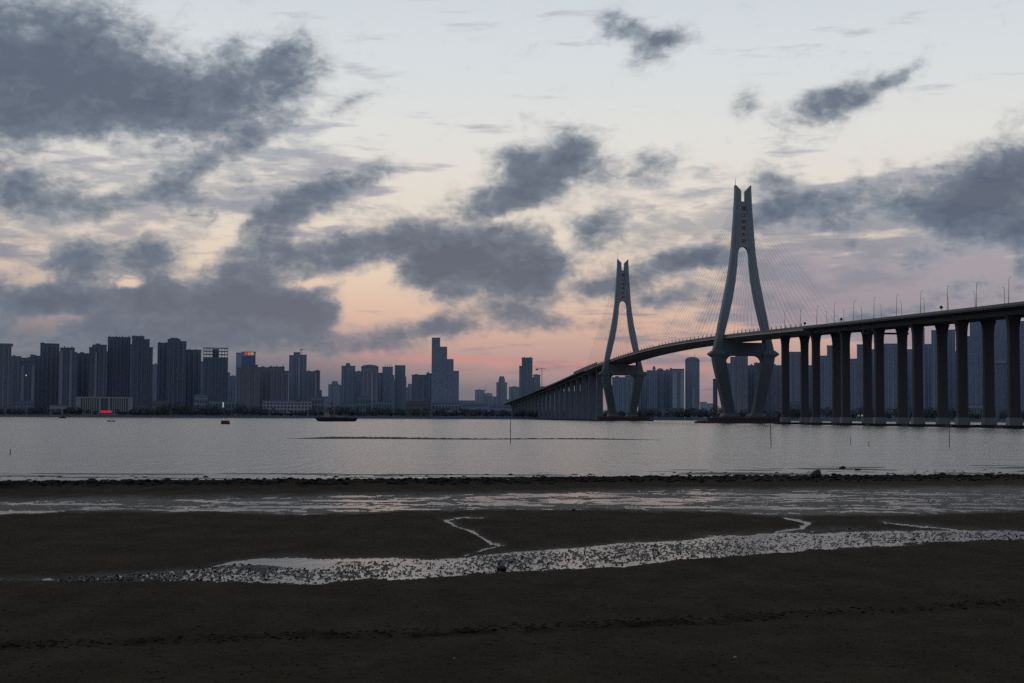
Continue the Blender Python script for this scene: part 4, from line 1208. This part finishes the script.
# ---- street lamps, each its own object
def make_lamp():
    r = thing('street_lamp', 'x', 'street lamp')
    bm = B(); add_bar(bm, (0,0,0), (0.35,0,10.6), 0.15, 0.07, n=6); put('pole', fix(bm), STEEL, r)
    bm = B(); add_bar(bm, (0.35,0,10.55), (0.8,0,11.2), 0.07, 0.05, n=5); put('arm', fix(bm), STEEL, r)
    bm = B(); add_box(bm, 0.6, 1.35, -0.12, 0.12, 11.2, 11.32); put('lamp_head', fix(bm), STEEL, r)
    bm = B(); add_box(bm, -0.25, 0.25, -0.25, 0.25, 0, 1.1); put('base', fix(bm), STEEL, r)
    return r
lamp0 = make_lamp(); first = True
LAMPW = ['first','second','third','fourth','fifth','sixth','seventh','eighth','ninth','tenth','eleventh','twelfth','thirteenth','fourteenth']
k = 0
for row, y in enumerate([882 - 29.8*i for i in range(13)]):
    for lat, side in ((-HWD+0.45, 'water side'), (HWD-0.45, 'far side')):
        p = bpt(y, lat, 0)
        if CX + FPX*p.x/p.y > 1030: continue
        o = lamp0 if first else dup(lamp0)
        first = False
        p = bpt(y, lat, deck_z(y)+0.05); d = axis_dir(y)
        o.location = p
        o.rotation_euler = (0, R(random.uniform(-1.2, 1.2)), -math.atan2(d.x, d.y) + (0 if lat < 0 else math.pi))
        o['label'] = '%s street lamp from the main pylon on the %s edge of the approach deck' % (LAMPW[row], side)
        o['group'] = 'street lamps along the approach deck'
        k += 1
# round traffic signs on posts
SIGNM = surf('sign_back', (0.035, 0.036, 0.040), 0.7, 0.1, 0.5)
def round_sign(x, ytop, label, s0=None):
    # stands on the near parapet where the bearing meets it
    best = min((abs(CX + FPX*bpt(y, -HWD+.3, 0).x/y - x), y) for y in np.arange(300, 1000, 0.5))[1]
    p = bpt(best, -HWD+.3, deck_z(best)+1.06)
    r = thing('round_sign', label, 'traffic sign', p, -math.atan2(p.x, p.y), 'round signs on the parapet')
    H = max(1.6, at(x, ytop, best).z - p.z)
    bm = B(); add_bar(bm, (0,0,0), (0,0,H), 0.10, n=6); put('post', fix(bm), STEEL, r)
    bm = B(); add_bar(bm, (0,-.16,H-0.1), (0,.0,H-0.1), 0.72, n=16); put('disc', fix(bm), SIGNM, r)
round_sign(841.3, 319.5, 'round dark sign on the deck parapet above the fourth pier')
round_sign(941, 308.0, 'round dark sign on the deck parapet near the sixth pier')
round_sign(804.8, 323.8, 'small round dark sign on the deck parapet nearest the main pylon')

# ------------------------------------------------------------------ boats and floats
HULL = surf('hull_dark', (0.018, 0.020, 0.024), 0.6, 0.2, 0.5)
CABIN = surf('cabin_white', (0.24, 0.25, 0.26), 0.6, 0.15, 0.5)
REDM = surf('mast_red', (0.20, 0.050, 0.055), 0.6, 0.15, 0.5)
REDH = surf('hull_red', (0.150, 0.030, 0.026), 0.6, 0.25, 0.5)
Yb = CAMH*FPX/(421.3-415.9)
pb = at(336.5, 421.3, Yb); sc = Yb/FPX
barge = thing('work_barge', 'long dark work barge with a white wheelhouse and a red lattice mast', 'barge', (pb.x, pb.y, 0), -math.atan2(pb.x, pb.y))
L0, L1 = (316.2-336.5)*sc, (357-336.5)*sc
bm = B()
lp = lambda z, a, c, w: [(a, -w, z), (c, -w, z), (c+1.2, -w*0.6, z), (c+1.2, w*0.6, z), (c, w, z), (a, w, z), (a-1.0, w*0.6, z), (a-1.0, -w*0.6, z)]
add_loft(bm, [lp(-0.6, L0+3.4, L1-3.4, 3.4), lp(0.5, L0+1.7, L1-1.8, 3.9), lp(2.4, L0, L1-0.8, 4.2)])
put('hull', fix(bm), HULL, barge)
bm = B(); add_box(bm, L0+1.5, L1-6.5, -4.1, 4.1, 2.41, 2.62); put('deck', fix(bm), HULL, barge)
xw = (327.3-336.5)*sc
bm = B(); add_box(bm, xw-2.2, xw+1.6, -2, 2, 2.63, 5.2); add_box(bm, xw-1.6, xw+1.0, -1.7, 1.7, 5.21, 7.2)
wh = put('wheelhouse', fix(bm), CABIN, barge)
bm = B(); add_box(bm, xw-1.3, xw+0.7, -1.76, -1.66, 5.9, 6.7); put('window', fix(bm), WIN, wh)
bm = B(); add_box(bm, xw-2.0, xw+1.4, -2.1, 2.1, 7.21, 7.45); put('roof', fix(bm), CABIN, wh)
xm = (331.9-336.5)*sc
bm = B(); H = at(331, 402.5, Yb).z
for sx in (-.55, .55):
    for sy in (-.55, .55): add_bar(bm, (xm+sx, sy, 2.6), (xm+sx*.5-.3, sy*.5, H), 0.17, n=4)
for i in range(6):
    z0 = 2.6 + (H-2.6)*i/6; z1 = 2.6 + (H-2.6)*(i+1)/6
    add_bar(bm, (xm-.55, -.5, z0), (xm+.4, -.4, z1), 0.13, n=4); add_bar(bm, (xm+.55, .5, z0), (xm-.5, .4, z1), 0.13, n=4)
put('mast', fix(bm), REDM, barge)
bm = B(); add_bar(bm, (xm-.3, 0, H-1.0), (xm-2.6, 0, H-.2), 0.3, 0.16); put('derrick', fix(bm), REDM, barge)
bm = B(); add_box(bm, xm+2.5, xm+8.0, -2.2, 2.2, 2.63, 3.7); put('hatch', fix(bm), CABIN, barge)
bm = B()
for sx in np.linspace(xm+2, L1-2, 9): add_bar(bm, (sx, -4.0, 2.6), (sx, -4.0, 3.7), 0.06, n=4)
add_bar(bm, (xm+2, -4.0, 3.65), (L1-2, -4.0, 3.65), 0.06, n=4)
put('railing', fix(bm), STEEL, barge)

# red float
Yr = CAMH*FPX/(424.2-415.3)
p = ground_at(225.4, 424.2); sc = p.y/FPX
rf = thing('raft', 'small red brown raft lying on the water in front of the glowing tube mast', 'raft', (p.x, p.y, 0), -math.atan2(p.x, p.y))
hw = 4.6*sc
bm = B()
lp = lambda z, a, w: [(-a, -w, z), (a, -w, z), (a, w, z), (-a, w, z)]
add_loft(bm, [lp(-.3, hw*.86, 1.0), lp(.35, hw, 1.2), lp(.75, hw*.98, 1.2)]); put('hull', fix(bm), REDH, rf)
bm = B(); add_box(bm, -hw*.9, hw*.86, -1.0, 1.0, .751, 1.35); put('cabin', fix(bm), REDH, rf)
bm = B(); add_box(bm, -hw*.95, hw*.9, -1.1, 1.1, 1.351, 1.46); put('roof', fix(bm), REDM, rf)
bm = B(); add_bar(bm, (hw*.1, 0, 1.4), (hw*.1, 0, 2.9), .05); put('pole', fix(bm), STEEL, rf)
# dark boat
p = ground_at(111.3, 421.6); sc = p.y/FPX; hw = 3.8*sc
db = thing('small_boat', 'small dark open boat with a low canopy below the civic hall', 'boat', (p.x, p.y, 0), -math.atan2(p.x, p.y))
bm = B()
def hull_loops(hw, beam, h):
    out = []
    for t_ in np.linspace(-1, 1, 9):
        w = beam*(1-abs(t_)**2.6)*0.5 + 0.05; sheer = h*(0.72+0.28*t_*t_); x = t_*hw
        out.append([(x, -w, sheer), (x, -w*.6, -.15), (x, w*.6, -.15), (x, w, sheer)])
    return out
add_loft(bm, hull_loops(hw, 1.4, .62)); put('hull', fix(bm), HULL, db)
bm = B(); add_box(bm, -hw*.45, hw*.4, -.55, .55, 1.1, 1.22)
for sx in (-.4, .36):
    for sy in (-.5, .5): add_bar(bm, (sx*hw, sy, .3), (sx*hw, sy, 1.12), .05, n=4)
put('canopy', fix(bm), HULL, db)
# red boat far off at the quay
p = ground_at(62.6, 418.3); hw = 3.4
fb = thing('red_boat', 'tiny red boat close under the far quay near the pavilion', 'boat', (p.x, p.y, 0), -math.atan2(p.x, p.y))
bm = B(); add_loft(bm, hull_loops(hw, 2.4, 1.1)); put('hull', fix(bm), REDH, fb)
bm = B(); add_box(bm, -1.2, 1.6, -.9, .9, .6, 2.4); put('cabin', fix(bm), REDM, fb)

# ------------------------------------------------------------------ stakes standing in the shallows
WOOD = surf('wet_wood', (0.020, 0.019, 0.018), 0.85, 0.3, 2.0)
def stake(x, ytop, yfoot, label, r, lean=0.0):
    p = ground_at(x, yfoot); H = at(x, ytop, p.y).z
    bm = B(); pts = [(0, 0, -1.2), (lean*.3, 0, H*.35), (lean*.55, 0.02, H*.7), (lean, 0, H)]
    for a, c, ra, rb in zip(pts, pts[1:], (r, r*.92, r*.82), (r*.92, r*.82, r*.65)): add_bar(bm, a, c, ra, rb, n=7)
    o = put('mooring_stake', fix(bm), WOOD); o.location = (p.x, p.y, 0)
    tag(o, label, 'stake', 'stakes standing in the shallows')
stake(510.3, 418.5, 443.3, 'thin stake in the water crossing the sandbar line', 0.052, 0.03)
stake(771.2, 421.5, 447.0, 'tall leaning stake in the water in front of the first bridge pier', 0.050, -0.12)
stake(949.2, 424.5, 447.4, 'tall stake in the water in front of the sixth pier', 0.050, 0.06)
stake(850.6, 437.0, 445.0, 'short thin stake in the water in front of the third pier', 0.042, 0.02)
stake(868.8, 441.2, 446.4, 'shortest stake just right of another short thin stake', 0.040, 0.0)
stake(10.2, 448.5, 454.5, 'short stake in the water at the far left', 0.042, 0.01)

# ------------------------------------------------------------------ the long sandbar just awash
bm = B(); n = 160; top = []; 
xs = np.linspace(-36, 26, n)
Lr = []
for i, x in enumerate(xs):
    yv = 238 + 6*math.sin(x*0.05) + 2.5*math.sin(x*0.21) + (x+36)*(-0.05)
    tp = 0.30*(0.5+0.5*math.sin((x+40)*0.11))*0.5 + 0.16 + 0.05*random.uniform(-1, 1)
    tp *= smooth01(np.array((x+36)/9.0))*smooth01(np.array((26-x)/14.0))
    tp = float(tp) - 0.02
    Lr.append([bm.verts.new(q) for q in ((x, yv-2.2-random.random(), -.25), (x, yv-0.9-random.random()*.3, tp*.65), (x, yv, tp), (x, yv+2.4, tp*.6), (x, yv+5, -.25))])
for a, c in zip(Lr, Lr[1:]):
    for k in range(4): bm.faces.new((a[k], c[k], c[k+1], a[k+1]))
sb = put('sandbar', fix(bm), surf('wet_sand_bar', (0.022, 0.022, 0.020), 0.85, 0.3, 0.4), None, True); tag(sb, kind='structure')

# ------------------------------------------------------------------ rocks and shells on the flat
ROCK = surf('wet_rock', (0.012, 0.012, 0.012), 0.6, 0.4, 4.0, bump=0.6, bscale=9)
ROCKB = surf('brown_rock', (0.030, 0.025, 0.020), 0.7, 0.4, 4.0, bump=0.6, bscale=9)
def rock(x, y, wpx, hpx, label, m=None, seed=0, peak=0.0, name='rock', cat='rock', grp=None):
    p = ground_at(x, y); s = p.y/FPX
    bm = B(); bmesh.ops.create_icosphere(bm, subdivisions=3, radius=1.0)
    rr = random.Random(seed)
    off = [Vector((rr.uniform(-1,1), rr.uniform(-1,1), rr.uniform(-1,1))).normalized() for _ in range(14)]
    dd = [rr.uniform(.70, .95) for _ in off]
    for v in bm.verts:
        for o_, d_ in zip(off, dd):
            k = v.co.dot(o_)
            if k > d_: v.co -= o_*(k-d_)
        v.co.x += peak*max(0, v.co.z)
        v.co = Vector((v.co.x*wpx*s*.5, v.co.y*wpx*s*.42, v.co.z*hpx*s*.62))
    o = put(name, bm, m or ROCK)
    o.location = (p.x, p.y, p_h(p) + hpx*s*.28)
    tag(o, label, cat, grp)
def p_h(p):
    h, *_ = flat_height(np.array([p.x]), np.array([p.y])); return max(0.0, float(h[0]))
rock(815.5, 481, 12, 9.5, 'black pointed boulder standing on the dark cobble ridge', seed=3, peak=.45)
rock(820.5, 480.2, 7, 6, 'smaller rock leaning on the black pointed boulder', seed=9, peak=-.2)
rock(842.5, 469.0, 7, 3.4, 'low dark rock at the water edge right of the pointed boulder', seed=5)
rock(858, 470.2, 7, 2.4, 'flat dark rock at the water edge next to another low rock', seed=15)
rock(943, 475.0, 6, 3.6, 'small dark rock on the ridge towards the far right', seed=6)
rock(92, 481.5, 8, 3.4, 'flat dark rock on the ridge at the far left', seed=7)
rock(502, 570.0, 12, 6, 'rounded brown stone at the lower edge of the wet channel', ROCKB, seed=8)
rock(850, 529.3, 4, 2.4, 'small dark stone beside the right inlet of the channel', seed=10)
rock(573.5, 512.8, 4, 2.6, 'small dark stone at the top edge of the mud bank', seed=11)
rock(686, 529, 3, 1.6, 'tiny dark stone on the mud bank right of centre', seed=12)
SHELL = surf('shell_white', (0.16, 0.15, 0.145), 0.5, 0.2, 8.0)
rock(735.2, 672.5, 4.5, 3.0, 'small pale shell lying alone on the near sand', SHELL, seed=13, name='shell', cat='shell')
rock(454, 673, 2.6, 1.6, 'tiny pale shell on the near sand left of the lone shell', SHELL, seed=14, name='shell', cat='shell')

# ------------------------------------------------------------------ uncountable cobbles of the ridge and grit of the flat
def scatter(name, n, sampler, size, flat, mat):
    bm = B(); bmesh.ops.create_icosphere(bm, subdivisions=1, radius=1.0)
    bv = np.array([v.co[:] for v in bm.verts]); bf = np.array([[v.index for v in f.verts] for f in bm.faces]); bm.free()
    X, Y = sampler(n)
    hgt2, *_ = flat_height(X, Y)
    nv = len(bv); V = np.zeros((n, nv, 3)); 
    for i in range(n):
        s = rng.uniform(*size)*rng.uniform(0.5, 1.0)
        a = rng.uniform(0, 6.28); c, sn = math.cos(a), math.sin(a)
        q = bv*(1 + rng.uniform(-.28, .28, size=(nv, 1)))*np.array([s*rng.uniform(.7, 1.5), s, s*flat*rng.uniform(.6, 1.3)])
        V[i] = np.stack([q[:, 0]*c - q[:, 1]*sn, q[:, 0]*sn + q[:, 1]*c, q[:, 2]], 1) + np.array([X[i], Y[i], hgt2[i] + s*flat*.25])
    F = (bf[None] + (np.arange(n)*nv)[:, None, None]).reshape(-1, 3)
    me = bpy.data.meshes.new(name)
    me.vertices.add(n*nv); me.vertices.foreach_set('co', V.reshape(-1).astype(np.float32))
    me.loops.add(F.size); me.loops.foreach_set('vertex_index', F.ravel().astype(np.int32))
    me.polygons.add(len(F)); me.polygons.foreach_set('loop_start', np.arange(0, F.size, 3, dtype=np.int32)); me.polygons.foreach_set('loop_total', np.full(len(F), 3, dtype=np.int32))
    me.update(calc_edges=True)
    o = put(name, me, mat); return o
def by_photo_rows(f0, f1, xa=-250, xb=1300):
    def s(n):
        X = np.zeros(n); Y = np.zeros(n)
        for i in range(n):
            x = rng.uniform(xa, xb); y = rng.uniform(float(f0(x)), float(f1(x)))
            p = ground_at(x, y); X[i] = p.x; Y[i] = p.y
        return X, Y
    return s
I_ = np.interp
WEEDR = surf('weedy_cobble', (0.0065, 0.0080, 0.0085), 0.85, 0.5, 1.5, spec=0.12)
o = scatter('ridge_cobbles', 4200, by_photo_rows(lambda x: I_(x, [-300,0,400,700,1024,1400], [481.5,481.5,479.5,476.5,474.5,472.5]), lambda x: I_(x, [-300,0,400,700,1024,1400], [491,490,487.5,484.5,482,480])), (0.08, 0.22), 0.42, WEEDR)
tag(o, 'weed covered dark cobbles forming the ridge at the waterline', None, None, 'stuff')
o = scatter('edge_stones', 260, by_photo_rows(lambda x: I_(x, [-300,0,400,700,1024,1400], [477,476,475,472,468,466]), lambda x: I_(x, [-300,0,400,700,1024,1400], [481,481,479,476,474,472])), (0.06, 0.22), 0.35, WEEDR)
tag(o, 'scattered flat stones awash at the water edge', None, None, 'stuff')
GRIT = surf('dark_grit', (0.011, 0.010, 0.009), 0.9, 0.5, 6.0, spec=0.1)
o = scatter('channel_gravel', 4500, by_photo_rows(lambda x: I_(x, [-300,130,250,440,620,800,1024,1400], [590,576,563,559,545,534,531,529]), lambda x: I_(x, [-300,130,300,500,700,900,1024,1400], [596,583,585,574.5,561,546,540,534]), 60, 1300), (0.012, 0.032), 0.8, GRIT)
tag(o, 'dark gravel poking out of the wet channel', None, None, 'stuff')
o = scatter('beach_litter', 1500, by_photo_rows(lambda x: 588, lambda x: 700, -150, 1180), (0.008, 0.026), 0.5, GRIT)
tag(o, 'fine dark grit and weed scraps strewn over the near sand', None, None, 'stuff')
o = scatter('tideline_weed', 900, by_photo_rows(lambda x: I_(x, [-300,0,300,500,760,1024,1400], [664,656,642,633,618,601,580]), lambda x: I_(x, [-300,0,300,500,760,1024,1400], [671,663,649,640,625,608,588])), (0.015, 0.06), 0.35, GRIT)
tag(o, 'broken dark line of weed left by the tide on the near sand', None, None, 'stuff')
# ------------------------------------------------------------------ the last of the sun, spread by the cloud
sd = bpy.data.lights.new('sun', 'SUN')
sd.energy = 0.05; sd.angle = R(80); sd.color = (1.0, 0.72, 0.55)
so = bpy.data.objects.new('sun', sd); COL.objects.link(so)
dirv = Vector((math.sin(R(SUN_AZ))*math.cos(R(SUN_EL)), math.cos(R(SUN_AZ))*math.cos(R(SUN_EL)), math.sin(R(SUN_EL))))
so.rotation_euler = (-dirv).to_track_quat('-Z', 'Y').to_euler()
scene.render.engine = 'CYCLES'
scene.cycles.use_denoising = False
scene.cycles.max_bounces = 5
scene.cycles.diffuse_bounces = 2
scene.cycles.glossy_bounces = 3
scene.cycles.transmission_bounces = 2
scene.cycles.caustics_reflective = True
scene.cycles.sample_clamp_indirect = 2.0
scene.cycles.caustics_refractive = False
